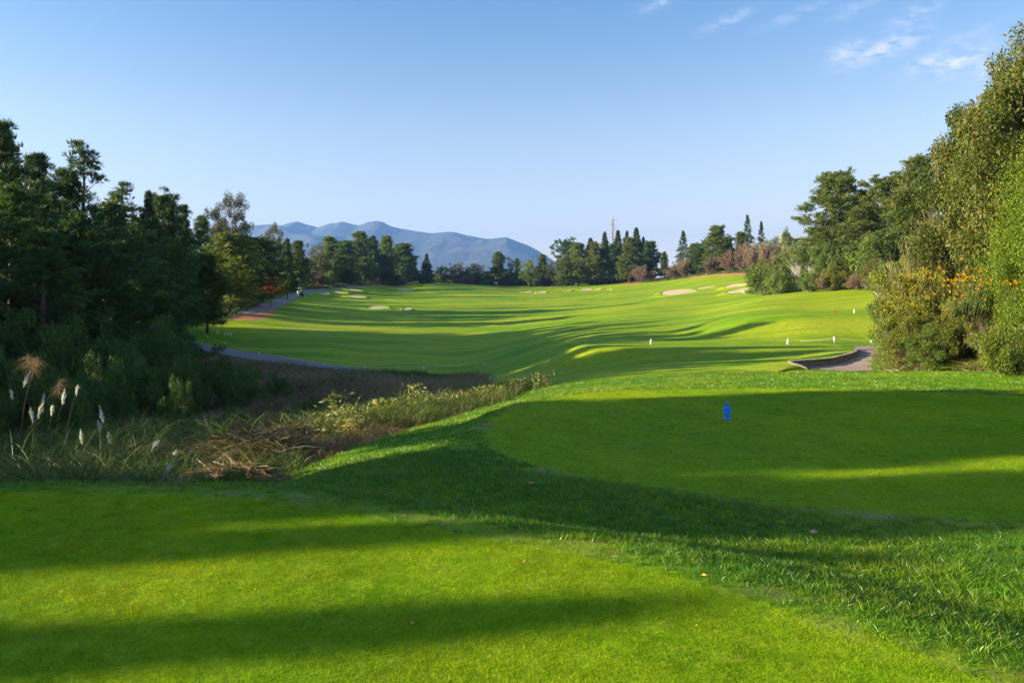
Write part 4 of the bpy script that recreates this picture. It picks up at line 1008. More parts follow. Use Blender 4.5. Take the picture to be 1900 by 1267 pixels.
# yellow daisies
def daisies(px, py, d, w, h, n, label):
    rng = np.random.default_rng(int(px)); X0 = (px - 950) / F * d; z0 = E - (py - HZ) / F * d
    c = np.c_[rng.normal(0, w * d / F / 2.4, n), rng.normal(0, .35, n), rng.normal(0, h * d / F / 2.4, n)]
    parts = []; K = 9
    az = np.linspace(0, 2 * PI, K, endpoint=False)
    D_ = unit(np.c_[np.cos(az), np.sin(az) * .45 - .3, np.sin(az)])
    cc = np.repeat(c, K, 0); dd = np.tile(D_, (n, 1)) + rng.normal(0, .12, (n * K, 3))
    V, Q = leaf_quads(cc, unit(dd), np.tile([0, -1., .2], (n * K, 1)), np.full(n * K, .062), np.full(n * K, .034))
    e = empty('daisy_bush', (X0, d, gz(X0, d))); tag(e, label, 'flowers', 'yellow daisies in the near thicket')
    dz = z0 - gz(X0, d)
    o = bpy.data.objects.new('blossoms', mesh_np('blossoms', V + [0, 0, dz], Q, M['flower'], rng.uniform(0, 1, len(Q)))); link(o, e)
    st = [tube(spline([[q[0] * .8, q[1] + .15, dz + q[2] - .8], [q[0], q[1] + .05, dz + q[2] - .2], [q[0], q[1] + .01, dz + q[2] - .01]], 3), .004, 4, False) for q in c]
    obj('stems', st, M['stemgreen'], e)
daisies(1792, 520, 22.9, 62, 36, 60, 'yellow daisies in a loose cluster on the green bush')
daisies(1778, 540, 22.8, 30, 24, 18, 'small lower left tuft of yellow daisies')
daisies(1872, 527, 21.9, 26, 10, 14, 'few yellow daisies by the right edge')

# shaded shrubs of the ravine
rng = np.random.default_rng(8)
n = 0
places = ['behind the plume grass at the left', 'at the foot of the nearest pine', 'above the straw heap', 'beside the lower cart path', 'in the middle of the ravine']
for px, top, d, w in [(-20,560,30,150),(60,575,32,150),(140,590,30,150),(215,600,31,140),(290,590,36,130),(350,648,42,110),(395,662,44,90),(440,676,42,90),(480,688,41,80),(250,640,26,120),(320,660,27,120),
                      (180,655,22,120),(120,690,19,110),(390,670,30,100),(450,680,32,90),(60,660,23,130),(5,640,24,130),(290,560,50,100),(312,575,56,50),(240,545,45,140),(150,540,42,150),(60,530,40,160),(200,520,50,140),
                      (330,700,20,80),(520,690,34,60),(575,735,24,70),(575,820,13.4,70),(530,835,12,80),(485,850,10.8,80),(430,862,9.8,80),(620,800,14.5,60),(380,872,9.4,70),(690,778,17,50)]:
    n += 1
    side = 'left' if px < 200 else ('middle' if px < 400 else 'right')
    lab = ['dark leafy shrub', 'deep green shrub', 'shaded thicket shrub'][n % 3] + (' tall under the pines' if d > 35 else ' on the bank of the ravine' if d < 20 else ' in the ravine') + {'left': ' near the plume grass', 'middle': ' below the round topped pine', 'right': ' towards the lit reeds'}[side]
    tree('darkshrub', px, top, d, w, lab + ', ' + {0: 'topmost', 1: 'upper', 2: 'lower', 3: 'lowest'}[min(3, int((top - 520) / 70))] + ' row', 'bush', 'shaded shrubs of the ravine')

rng = np.random.default_rng(19)
for k, (px, top, d, w) in enumerate([(520,700,40,60),(560,708,36,70),(600,705,40,60),(645,708,42,54),(690,706,44,56),(735,704,47,60),(780,702,49,56),(825,702,50,60),(865,703,50,50),(500,735,26,80),(545,745,23,80),(640,730,30,70),(690,728,32,60),(740,722,36,60),(790,716,40,56),(840,712,44,50),(430,752,20,90),(470,770,17,90)]):
    if k % 3 == 1: tree('darkshrub', px, top + 2, d, w, 'green shrub growing in the brown scrub of the hollow', 'bush', 'green shrubs in the brown hollow')
    else: tree('scrub', px, top, d, w, 'reddish brown twiggy shrub in the scrub of the hollow', 'bush', 'brown shrubs in the hollow')
# ------------------------------------------------------------------ silver grass clumps with plumes
def plume_clump(px, py, d, n, label, kind='plume', hs=(1.5, 2.3), nb=170, lean=.16, spread=.65):
    rng = np.random.default_rng(int(px * 3 + d)); X0 = (px - 950) / F * d; z0 = gz(X0, d)
    e = empty('plume_grass', (X0, d, z0)); tag(e, label, 'grass clump', 'plume grass clumps at the left')
    a = rng.uniform(0, 6.28, nb); c = np.c_[np.cos(a), np.sin(a), np.zeros(nb)] * rng.uniform(0, spread, (nb, 1))
    V, Q, r = strands(rng, c, unit(np.c_[rng.normal(0, .3, (nb, 2)), np.ones(nb)]), rng.uniform(.8, 1.9, nb) * (1 if nb > 60 else .8), np.full(nb, .016), 5, .6)
    link(bpy.data.objects.new('blades', mesh_np('blades', V, Q, M['wild_green'], r)), e)
    st = []
    for k in range(n):
        b = np.r_[rng.normal(0, spread * .6, 2), 0]; h = rng.uniform(*hs) * (.82 if kind == 'plume' else .7); ln = np.r_[rng.normal(0, lean, 2), 0] * h
        tip = b + [0, 0, h] + ln
        st.append(tube(spline([b, b + [0, 0, h * .55] + ln * .12, b + [0, 0, h * .85] + ln * .55, tip], 4), .004, 4, False))
        dr = unit(tip - (b + [0, 0, h * .5] + ln * .3))
        m = 150; s = rng.uniform(0, 1, m); L_ = rng.uniform(.18, .30) if kind == 'plume' else .4
        if kind == 'plume':
            c = tip + dr * (s[:, None] * L_) - [0, 0, 0] + rng.normal(0, .008, (m, 3)); w = .13 * np.sin(np.clip(s * 1.1 + .12, 0, 1) * PI) + .02
            D_ = unit(dr * 1.6 + rng.normal(0, .35, (m, 3))); V, Q = leaf_quads(c, D_, rng.normal(size=(m, 3)), w * .6, np.full(m, .010)); mt = 'plume'
        else:
            c = tip + dr * (s[:, None] * L_ * .6); D_ = unit(dr * .5 + rng.normal(0, .6, (m, 3)) + [0, 0, -.25])
            V, Q, _ = strands(rng, c, D_, rng.uniform(.10, .22, m), np.full(m, .006), 3, 1.2); mt = 'seed'
        link(bpy.data.objects.new('plume', mesh_np('plume', V, Q, M[mt], rng.uniform(0, 1, len(Q)))), e)
    obj('stalks', st, M['wild_straw'], e)
plume_clump(60, 860, 13.5, 6, 'clump of silver grass with upright white plumes at the left edge')
plume_clump(25, 860, 11.5, 5, 'silver grass clump with low white plumes at the far left')
plume_clump(130, 880, 12, 2, 'silver grass clump with two slim white plumes', hs=(1.0, 1.5))
plume_clump(205, 840, 13, 3, 'silver grass clump with three bent white plumes before the dark shrubs', hs=(1.0, 1.6), lean=.3)
plume_clump(252, 860, 12, 2, 'silver grass clump with two fallen white plumes', hs=(.7, .9), lean=.7)
plume_clump(335, 890, 9.6, 1, 'silver grass clump with a single plume near the tee edge', hs=(.45, .55), lean=.6, nb=40)
plume_clump(32, 800, 13.8, 2, 'reed clump with drooping brown seed heads, higher than the white plumes', 'seed', (2.9, 3.1), 40)
plume_clump(70, 800, 14.6, 1, 'reed clump with smaller brown seed heads behind the white plumes', 'seed', (2.3, 2.7), 40)
# tall reeds that catch the sun on the ravine rim
GRD = 'sunlit reeds on the ravine rim'
def reed(px, top, d, label, mat='lit_reed', nb=46, h=None, leaves=None):
    rng = np.random.default_rng(int(px * 7)); X0 = (px - 950) / F * d; z0 = gz(X0, d)
    H_ = max(.5, E + (HZ - top) / F * d - z0)
    e = empty('reed_clump', (X0, d, z0)); tag(e, label, 'reeds', GRD)
    c = np.c_[rng.normal(0, .13, (nb, 2)), np.zeros(nb)]
    V, Q, r = strands(rng, c, unit(np.c_[rng.normal(0, .16, (nb, 2)), np.ones(nb)]), H_ * rng.uniform(.5, 1.1, nb), np.full(nb, .022), 5, .35)
    link(bpy.data.objects.new('blades', mesh_np('blades', V, Q, M[mat], r)), e)
    m = 160; c = np.c_[rng.normal(0, .16, (m, 2)), rng.uniform(.15, .95, m) * H_]
    V, Q = leaf_quads(c, unit(np.c_[rng.normal(0, 1, (m, 2)), rng.uniform(-.2, .9, m)]), rng.normal(size=(m, 3)), rng.uniform(.10, .22, m), np.full(m, .035))
    link(bpy.data.objects.new('leaves', mesh_np('leaves', V, Q, M[mat], rng.uniform(0, 1, m))), e)
for px, top, d, lab in [(620,722,17,'lone tall thin reed before the purple meadow'),(598,765,15,'pale reed left of the lone tall reed'),(645,755,16,'leafy reed under the lone tall reed'),(668,752,17,'short straw reed right of the lone tall reed'),
     (700,738,18,'upright straw reed left of the highest reeds'),(722,742,18,'green leaved reed left of the highest reeds'),(745,728,18.5,'leafy reed touching the highest reeds'),(768,710,19.2,'highest reed clump of the rim'),
     (782,722,19.4,'reed clump on the right shoulder of the highest one'),(802,738,19.8,'dark reed clump right of the highest one'),(838,732,21,'yellowish reeds in the middle of the rim'),(862,735,21.5,'green reeds right of the yellowish ones'),
     (885,738,22.5,'pale reeds left of the two leafy stems'),(905,728,23,'tall leafy stem clump near the second tee'),(918,738,23.4,'low leafy clump near the second tee'),(945,734,25,'orange leaved clump beside the second tee corner'),
     (965,738,26,'reddish clump next to the orange leaved one'),(660,800,14.6,'bent pale reed on the grass bank'),(1006,727,25.5,'single rusty weed spike behind the second tee'),(560,790,13,'straw coloured reed on the bank left of the bent one')]:
    reed(px, top, d, lab, 'tanbush' if 'orange' in lab or 'red' in lab or 'rust' in lab or 'pale' in lab else 'lit_reed', nb=14 if 'lone' in lab or 'single' in lab else 46)
# fallen straw heaps
def heap(px, py, d, r, label, n=420):
    rng = np.random.default_rng(int(px)); X0 = (px - 950) / F * d; z0 = gz(X0, d)
    a = rng.uniform(0, 6.28, n); q = np.sqrt(rng.uniform(0, 1, n)); c = np.c_[np.cos(a) * q * r, np.sin(a) * q * r * .5, (1 - q ** 2) * r * .55 + .05]
    D_ = unit(np.c_[rng.normal(.3, 1, n), rng.normal(0, .5, n), rng.normal(.05, .28, n)])
    V, Q, rr_ = strands(rng, c - D_ * .3, D_, rng.uniform(.5, 1.1, n), np.full(n, .014), 4, .45)
    o = bpy.data.objects.new('straw_heap', mesh_np('straw_heap', V, Q, M['wild_straw'], rr_)); link(o); o.location = (X0, d, z0)
    tag(o, label, 'straw heap', 'heaps of fallen straw in the ravine')
heap(80, 890, 8.6, .45, 'round tangled straw heap at the edge of the near tee'); heap(470, 800, 12.5, 1.2, 'long pile of flattened straw in the middle of the ravine', 700)
heap(430, 850, 10.5, .8, 'straw pile hanging over the bank below the long pile'); heap(540, 775, 15, 1.0, 'flattened straw at the right end of the long pile')

# ------------------------------------------------------------------ tee markers (small robed figures on a plinth)
def figure_mesh():
    p = []
    p.append(lathe([(0, 0), (.056, 0), (.058, .012), (.05, .024), (.03, .03), (0, .03)], 16, 1.35, .95))
    for s in (-1, 1): p.append(lathe([(0, .02), (.019, .022), (.016, .05), (.018, .085), (0, .09)], 10, c=(s * .02, 0, 0)))
    p.append(lathe([(0, .07), (.046, .072), (.05, .085), (.046, .11), (.038, .14), (.04, .17), (.046, .19), (.042, .205), (.022, .217), (.014, .225), (0, .225)], 16, 1.05, .72))
    for s in (-1, 1):
        p.append(tube(spline([[s * .042, 0, .202], [s * .062, .004, .16], [s * .056, -.018, .125], [s * .018, -.042, .118]], 4), np.linspace(.0165, .012, 13), 8))
    p.append(lathe([(0, .215), (.012, .218), (.013, .228), (.02, .238), (.0235, .252), (.022, .266), (.016, .277), (.009, .281), (.0115, .288), (.010, .296), (0, .302)], 12, .95, 1.05))
    p.append(lathe([(.0, .245), (.004, .246), (.003, .254), (0, .256)], 6, c=(0, -.024, 0)))
    return p
def marker_mat(name, col): return plain(name, col, .38, .12, 30)
M['mblue'] = marker_mat('blue_paint', (.01, .22, .85)); M['mwhite'] = marker_mat('white_paint', (.82, .82, .82)); M['mred'] = marker_mat('red_paint', (.55, .02, .02))
FV, FQ = join(figure_mesh())
figs = {}
def marker(px, py, mk, label, rz=0, s=1.0, x=None, y=None):
    if x is None: x, y, z = hit(px, py)
    else: z = gz(x, y)
    if mk not in figs: figs[mk] = mesh_np('tee_marker', FV, FQ, M[mk], smooth=True)
    o = bpy.data.objects.new('tee_marker', figs[mk]); link(o); o.location = (x, y, z - .004); o.rotation_euler = (0, 0, rz); o.scale = (s, s, s)
    tag(o, label, 'tee marker', 'figurine tee markers'); return o
marker(1349, 778, 'mblue', 'bright blue figurine tee marker standing on the second tee', .3, 1.04)
marker(1208, 640, 'mwhite', 'white figurine tee marker, left one on the third tee', .4, 1, x=(1208-950)/F*40.5, y=40.5)
marker(1462, 638.5, 'mwhite', 'white figurine tee marker, right one on the third tee', .2, 1.05, x=(1462-950)/F*40.5, y=40.5)
marker(1549, 580, 'mred', 'red figurine tee marker on the highest tee', .5, 1.05, x=(1549-950)/F*57.5, y=57.5)
marker(1585, 580.5, 'mwhite', 'white figurine tee marker right of the red one on the highest tee', .1, 1.05, x=(1585-950)/F*57.5, y=57.5)
marker(404, 620, 'mwhite', 'white figurine tee marker among small white blocks on the lower left fairway', .4, 1.3)

# ------------------------------------------------------------------ rope fences
M['post'] = plain('post_white', (.8, .8, .78), .5, .06, 20); M['rope'] = plain('rope_white', (.7, .7, .62), .8, .1, 40)
def post(x, y, label, group, tilt=0., s=1.0):
    z = gz(x, y); e = empty('rope_post', (x, y, z - .03)); e.rotation_euler = (0, tilt, 0); e.scale = (s, s, s); tag(e, label, 'post', group)
    obj('post_shaft', tube([[0, 0, 0], [0, 0, .17]], .022, 8), plain_grey, e)
    obj('post_cap', lathe([(0, .165), (.045, .166), (.05, .18), (.05, .30), (.04, .325), (0, .33)], 10), M['post'], e, smooth=True)
    return np.array([x + math.sin(tilt) * .26 * s, y, z + .25 * s])
plain_grey = plain('post_grey', (.4, .42, .4), .6, .1, 20)
def rope(pts, label, sag=.04):
    P = []
    for a, b in zip(pts[:-1], pts[1:]):
        for t in np.linspace(0, 1, 10, endpoint=False):
            q = a + (b - a) * t; q = q - np.array([0, 0, sag * 4 * t * (1 - t)]); g = gz(q[0], q[1]) + .03; q[2] = max(q[2], g); P.append(q)
    P.append(pts[-1]); P = np.array(P); o = P[0].copy()
    r = obj('boundary_rope', tube(P - o, .008, 6), M['rope'], loc=o); tag(r, label, 'rope')
GP1 = 'white posts along the lower cart path'; pts = []
PL1 = [(371,613),(385,633),(417,641),(480,661),(600,680),(677,687.5),(786,690),(899,686)]
nmL = ['white rope post at the upper end of the left rope','white rope post just above the path bend','white rope post below the small white blocks','white rope post on the bend of the lower cart path','white rope post before the purple meadow','white rope post near the middle of the left rope','white rope post above the end of the lower cart path','white rope post at the right end of the left rope']
for (px, py), lb in zip(PL1, nmL):
    d = np.interp(px, [371, 385, 417, 480, 600, 677, 786, 899], [80, 73.5, 70, 64.8, 61.3, 60.5, 60, 59.5]); pts.append(post((px - 950) / F * d, d, lb, GP1, s=1.1))
rope(pts, 'white rope strung on short posts between the lower cart path and the fairway')
pts = []
for px, d, t, lb in [(1548, 43.5, 0., 'upright white rope post above the stone wall'), (1620, 43.5, -.4, 'tilted white rope post by the cart path'), (1690, 43.2, 0, 'white rope post half hidden by the near thicket')]:
    pts.append(post((px - 950) / F * d, d, lb, 'white posts behind the third tee', t, 1.15))
p0 = np.array([(1485 - 950) / F * 44, 44, 0]); p0[2] = gz(p0[0], p0[1]) + .04
rope([p0] + pts, 'white rope behind the third tee running to the cart path')
for px, py, lb in [(382,618,'small white block left of the figurine on the lower left fairway'),(417,621,'first small white block right of the figurine'),(423,621.5,'middle small white block right of the figurine'),(428.5,623,'last small white block right of the figurine')]:
    x, y, z = hit(px, py); o = obj('yardage_block', [box(0, 0, .09, .13, .1, .2, 0, .85), lathe([(.052, .19), (.04, .215), (0, .225)], 8)], M['post'], loc=(x, y, z)); tag(o, lb, 'marker', 'small white blocks on the fairway')

# ------------------------------------------------------------------ golf cart with two golfers
M['cwhite'] = plain('cart_white', (.75, .75, .74), .35, .04, 5); M['cblack'] = plain('cart_black', (.02, .02, .025), .6, .2, 10); M['cblue'] = plain('cart_dark_blue', (.02, .03, .07), .35, .1, 5)
M['lime'] = plain('lime_fabric', (.38, .62, .03), .8, .15, 20); M['skin'] = plain('skin', (.45, .26, .17), .6, .1, 20); M['trouser'] = plain('dark_trousers', (.03, .035, .05), .85, .2, 15); M['cap'] = plain('cap_fabric', (.6, .6, .55), .8, .1, 10)
cy = 160.; cx = (557 - 950) / F * cy; cz = float(gridz(cx, cy)); print('CART', 540 - (cz - E) / cy * F)
cart = empty('golf_cart', (cx, cy, cz + .04), -1.1); tag(cart, 'golf cart with a white roof and dark body on the upper cart path', 'golf cart')
body = [box(0, 0, .42, 2.3, 1.15, .16), box(.95, 0, .62, .5, 1.1, .45, 0, .8), box(-.55, 0, .62, .7, 1.1, .35), box(-1.05, 0, .66, .4, 1.05, .32, 0, .9)]
obj('body', body, M['cblue'], cart)
obj('seat', [box(-.35, 0, .83, .5, 1.0, .1), box(-.62, 0, 1.05, .1, 1.0, .4)], M['cwhite'], cart)
obj('roof', [box(-.1, 0, 1.86, 1.75, 1.2, .07, 0, .94)], M['cwhite'], cart)
for sx, sy in ((.68, .52), (.68, -.52), (-.85, .52), (-.85, -.52)): obj('roof_post', tube([[sx, sy, .7], [sx * .93, sy, 1.84]], .02, 6), M['cblack'], cart)
obj('windscreen_frame', tube([[.74, -.5, 1.2], [.74, .5, 1.2]], .02, 6), M['cblack'], cart)
obj('steering_wheel', tube([[.35 + .03 * math.sin(a), .27 + .17 * math.cos(a), 1.02 + .15 * math.sin(a)] for a in np.linspace(0, 2 * PI, 17)], .014, 6), M['cblack'], cart)
for sx in (.8, -.75):
    for sy in (-.52, .52):
        w_ = obj('wheel', tube([[sx, sy - .1, .23], [sx, sy + .1, .23]], .23, 16), M['cblack'], cart); obj('rim', tube([[sx, sy - .105, .23], [sx, sy + .105, .23]], .11, 12), M['cwhite'], w_)
for sy in (-.38, .38): obj('headlight', box(1.17, sy, .66, .06, .16, .1), M['cwhite'], cart)
def sitter(y0, label, hold):
    me = bpy.data.meshes.new('person'); J = [(0, 0, 0), (.0, 0, .22), (.02, 0, .42), (.02, 0, .52), (.03, 0, .60), (.04, 0, .70), (.03, 0, .78),
         (.02, .18, .44), (.12, .25, .22), (.32, .20, .24), (.40, .18, .26), (.02, -.18, .44), (.12, -.25, .22), (.32, -.20, .24), (.40, -.18, .26),
         (.04, .09, 0), (.44, .11, .02), (.50, .12, -.36), (.60, .12, -.40), (.04, -.09, 0), (.44, -.11, .02), (.50, -.12, -.36), (.60, -.12, -.40)]
    Ed = [(0, 1), (1, 2), (2, 3), (3, 4), (4, 5), (5, 6), (2, 7), (7, 8), (8, 9), (9, 10), (2, 11), (11, 12), (12, 13), (13, 14), (0, 15), (15, 16), (16, 17), (17, 18), (0, 19), (19, 20), (20, 21), (21, 22)]
    Rr = [.15, .14, .15, .06, .085, .1, .06, .07, .05, .04, .035, .07, .05, .04, .035, .1, .075, .05, .04, .1, .075, .05, .04]
    me.from_pydata(J, Ed, []); o = bpy.data.objects.new('person', me); link(o)
    o.location = (0, 0, 0); sk = o.modifiers.new('skin', 'SKIN')
    for v_, r_ in zip(me.skin_vertices[0].data, Rr): v_.radius = (r_, r_)
    me.skin_vertices[0].data[0].use_root = True
    o.modifiers.new('sub', 'SUBSURF').render_levels = 2; o.modifiers['sub'].levels = 1
    dg = bpy.context.evaluated_depsgraph_get(); dg.update(); m2 = bpy.data.meshes.new_from_object(o.evaluated_get(dg))
    bpy.data.objects.remove(o)
    m2.materials.clear()
    for mm in ('lime', 'skin', 'trouser'): m2.materials.append(M[mm])
    for p_ in m2.polygons:
        c = p_.center; p_.use_smooth = True
        p_.material_index = 1 if (c.z > .5 or (c.x > .3 and c.z > .15)) else (2 if c.z < .09 else 0)
    o = bpy.data.objects.new('person', m2); link(o); c_, s_ = math.cos(-1.1), math.sin(-1.1)
    lx, ly = -.3, y0
    o.location = (cx + lx * c_ - ly * s_, cy + lx * s_ + ly * c_, cz + .04 + .98); o.rotation_euler = (0, 0, -1.1)
    tag(o, label, 'person', 'people in the golf cart')
    obj('cap', lathe([(.115, .72), (.112, .78), (.07, .83), (0, .845)], 12, c=(.04, 0, 0)), M['cap'], o, smooth=True)
sitter(.27, 'person in a lime top sitting on the driver side of the golf cart', 1); sitter(-.27, 'person in a lime top riding on the passenger side of the golf cart', 0)

# ------------------------------------------------------------------ mast, villa
M['mast'] = plain('mast_paint', (.2, .16, .14), .7, .2, 5); M['antenna'] = plain('antenna_white', (.45, .45, .44), .5, .05, 5); M['roofgrey'] = plain('villa_roof', (.22, .21, .22), .8, .2, 3)
M['plaster'] = plain('villa_plaster', (.5, .47, .42), .8, .06, 3); M['glass'] = plain('villa_glass', (.05, .06, .08), .15, .1, 3); M['chim'] = plain('villa_tower', (.3, .27, .25), .8, .1, 3)
md = 305.; mx_ = (1137 - 950) / F * md; mz = gz(mx_, md); mtop = E + (HZ - 405) / F * md
mast = empty('radio_mast', (mx_, md, mz)); tag(mast, 'thin brown radio mast with short side arms rising behind the tall conifer group', 'mast')
Hm = mtop - mz
obj('pole', tube([[0, 0, 0], [0, 0, Hm * .97], [.25, 0, Hm]], [.34, .24, .08], 10), M['mast'], mast)
rng = np.random.default_rng(4)
for k in range(10):
    a = k * 2.4; z_ = Hm - 1.2 - k * .42; obj('side_arm', tube([[0, 0, z_], [math.cos(a) * rng.uniform(.8, 1.9), math.sin(a) * 1.1, z_ + rng.uniform(.2, .9)]], [.09, .05], 6), M['mast'], mast)
for k, z_ in enumerate((Hm - 2.2, Hm - 5.6, Hm - 7.2)): obj('antenna_panel', box(-.55, -.1, z_, .35, .2, 1.3), M['antenna'], mast)
obj('spire', tube([[.25, 0, Hm - .2], [.25, 0, Hm + 1.6]], .05, 6), M['mast'], mast)
vd = 232.; vx = (1487 - 950) / F * vd; vz = E + (HZ - 462) / F * vd
villa = empty('villa', (vx, vd, vz - 2)); tag(villa, 'white hillside villa with a low grey roof showing above the trees', 'house')
obj('wall', [box(0, 3, 2.2, 11, 6, 4.4)], M['plaster'], villa)
obj('roof', [box(.6, 2.5, 5.45, 13, 8.5, .5, 0, .93), box(.6, 2.5, 5.15, 13.2, 8.7, .12)], M['roofgrey'], villa)
obj('stair_tower', [box(-3.7, 4, 5.6, 2.6, 2.4, 3.0)], M['chim'], villa)
obj('balcony', [box(-2.9, -.8, 3.4, 4.2, 1.4, .25), box(3.0, -.8, 3.3, 4.8, 1.4, .25), box(3.0, -1.45, 3.8, 4.8, .08, .7)], M['plaster'], villa)
for x_ in (-3.6, 1.6, 5.1): obj('column', box(x_, -1.2, 4.3, .4, .4, 1.75), M['plaster'], villa)
for x_ in (-1.9, 0.2, 3.3):
    w_ = obj('window', box(x_, -.03, 4.25, 1.5, .1, 1.2), M['glass'], villa); obj('frame', [box(x_, -.05, 4.88, 1.7, .12, .08), box(x_, -.05, 3.62, 1.7, .12, .08)], M['plaster'], w_)

# ------------------------------------------------------------------ fallen leaves and a stone
M['leafo'] = plain('fallen_leaf_orange', (.55, .28, .04), .7, .3, 60); M['leafy'] = plain('fallen_leaf_yellow', (.75, .5, .03), .7, .2, 60); M['leafb'] = plain('fallen_leaf_brown', (.16, .06, .03), .7, .3, 60); M['stone'] = plain('pinkish_stone', (.5, .33, .24), .9, .2, 40, bump=.4)
def leaf(px, py, mk, label, s=.05, z=None, rz=0.):
    x, y, zz = hit(px, py)
    prof = [(0, 0, 0), (.25, .2, .05), (.5, .26, .02), (.8, .14, .06), (1, 0, .12), (.8, -.13, .02), (.5, -.25, .07), (.25, -.2, .03)]
    c = np.array([[p_[0] - .5, p_[1], p_[2]] for p_ in prof]) * s; V = np.concatenate([[[0, 0, -.005 * 0]], c, c + [0, 0, .0015], [[0, 0, .0015 + .02 * s]]])
    q = [[0, 1 + (i + 1) % 8, 1 + i] for i in range(8)] + [[17, 9 + i, 9 + (i + 1) % 8] for i in range(8)]
    for i in range(8): q += [[1 + i, 1 + (i + 1) % 8, 9 + (i + 1) % 8], [1 + i, 9 + (i + 1) % 8, 9 + i]]
    o = obj('fallen_leaf', (V, np.array(q)), M[mk], loc=(x, y, zz + (.03 if z is None else z))); o.rotation_euler = (.25, .15, rz); tag(o, label, 'leaf', 'fallen leaves on the grass' if s > .028 else 'tiny leaf scraps in the foreground')
leaf(1310, 1077, 'leafy', 'bright yellow fallen leaf on the edge of the near tee', .055, .022, .2); leaf(975, 1048, 'leafo', 'orange fallen leaf on the near tee', .04, .02, 1.)
leaf(765, 1163, 'leafo', 'small tan fallen leaf at the middle of the near tee', .03, .02, .4); leaf(1806, 1099, 'leafb', 'dark brown fallen leaf in the long grass', .04, .06, .9); leaf(985, 905, 'leafo', 'tan fallen leaf on the shaded bank', .08, .05, .3)
rng = np.random.default_rng(31)
for k in range(16):
    leaf(rng.uniform(60, 1840), rng.uniform(1010, 1240), ['leafb', 'leafo', 'leafb'][k % 3], 'tiny dry scrap of leaf lying in the grass of the foreground', rng.uniform(.014, .026), .02, rng.uniform(0, 6))
x, y, z = hit(1510, 995); V, Q = lathe([(0, -.02), (.025, 0), (.028, .014), (.017, .026), (0, .03)], 9, 1.1, .7)
V += np.random.default_rng(2).normal(0, .003, V.shape); tag(obj('stone', (V, Q), M['stone'], loc=(x, y, z + .02)), 'small pinkish stone lying in the long grass below the second tee', 'stone')

# ------------------------------------------------------------------ trees left of the picture that shade the tees
SHADE = [(-56, 103, 12, 4.5), (-57, 110, 12, 4.5), (-58, 117, 12.5, 4.5), (-60, 124, 12, 4.5), (-46, 26, 15, 4), (-50, 44, 16, 5), (-58, 34, 17, 5), (-62, 56, 18, 5), (-54, 62, 17, 5), (-70, 48, 18, 5), (-46, 54, 15, 5), (-70, 74, 18, 6), (-84, 66, 18, 6),
         (-38, 42, 15, 3)]
for x, y, h, wr in SHADE:
    tree('pine', 0, 0, y, None, 'pine standing outside the left edge of the picture', group='pines outside the left edge', x=x, height=h, wr=wr)
# (y at x = -26, top above datum, radius)
for y, zt, wr in [(-2.3, 6.3, .8), (-.95, 6.9, 1.15), (.45, 7.0, 1.0), (1.2, 7.1, 1.3), (2.35, 11.5, 1.3), (3.6, 6.9, 1.0), (4.65, 11, 1.2), (5.65, 7.4, .7),
                  (6.4, 4.4, 1.7), (8.0, 4.4, 1.8), (9.8, 4.4, 1.8), (11.7, 4.4, 2.0), (13.8, 4.4, 2.1), (16, 4.3, 2.1), (18.5, 4.2, 2.1)]:
    tree('cypress', 0, 0, y, None, 'slim conifer standing outside the left edge of the picture', group='conifers outside the left edge', x=-26, height=zt - gz(-26, y), wr=wr)

for y, zt, wr in [(6.6, 12, 2.0), (7.6, 12, 2.1), (8.5, 11.5, 1.9)]:
    tree('shadetop', 0, 0, y, None, 'high crowned tree standing outside the left edge of the picture', group='high crowned trees outside the left edge', x=-26, height=zt - gz(-26, y), wr=wr)
for y in (50.5, 53.5, 56.5, 59.5, 62.5, 65.5, 68.5, 71.5, 74.5, 77.5):
    tree('cypress', 0, 0, y, None, 'slim conifer standing outside the left edge of the picture', group='conifers outside the left edge', x=-43 - (y - 50) * .22, height=9.2 + (y % 2) * 1.5 - gz(-43, y), wr=3.4)
for y, zt, wr in [(19.3, 6.6, 1.7), (21.3, 8.4, 2.2), (23.3, 9.4, 2.2), (25.4, 10.6, 2.4), (27.8, 11, 2.4), (30.2, 10.8, 2.4), (32.6, 8.6, 2.0), (37.5, 10, 2.0)]:
    tree('cypress', 0, 0, y, None, 'slim conifer standing outside the left edge of the picture', group='conifers outside the left edge', x=-31, height=zt - gz(-31, y), wr=wr)
# ------------------------------------------------------------------ sky, sun, haze
SUN_EL = math.radians(14.0); SUN_AZ = math.atan2(-1.0, -5.4)      # direction towards the sun in the ground plane
sdir = np.array([math.cos(SUN_AZ) * math.cos(SUN_EL), math.sin(SUN_AZ) * math.cos(SUN_EL), math.sin(SUN_EL)])
from mathutils import Vector
sl = bpy.data.lights.new('sun', 'SUN'); sl.energy = 5.0; sl.angle = math.radians(.53); sl.color = (1.0, .86, .63)
so = link(bpy.data.objects.new('sun', sl)); so.rotation_euler = Vector(sdir).to_track_quat('Z', 'Y').to_euler(); so.location = (-60, -20, 40)
w = bpy.data.worlds.new('World'); scene.world = w; w.use_nodes = True
N = w.node_tree.nodes; L = w.node_tree.links; N.clear()
out = N.new('ShaderNodeOutputWorld'); bg = N.new('ShaderNodeBackground'); sky = N.new('ShaderNodeTexSky')
sky.sky_type = 'NISHITA'; sky.sun_disc = False; sky.sun_elevation = SUN_EL
sky.sun_rotation = (PI / 2 - SUN_AZ) % (2 * PI)
sky.air_density = 1.0; sky.dust_density = 1.0; sky.ozone_density = 2.0; sky.altitude = 1900
bg.inputs[1].default_value = .06
tc = N.new('ShaderNodeTexCoord')
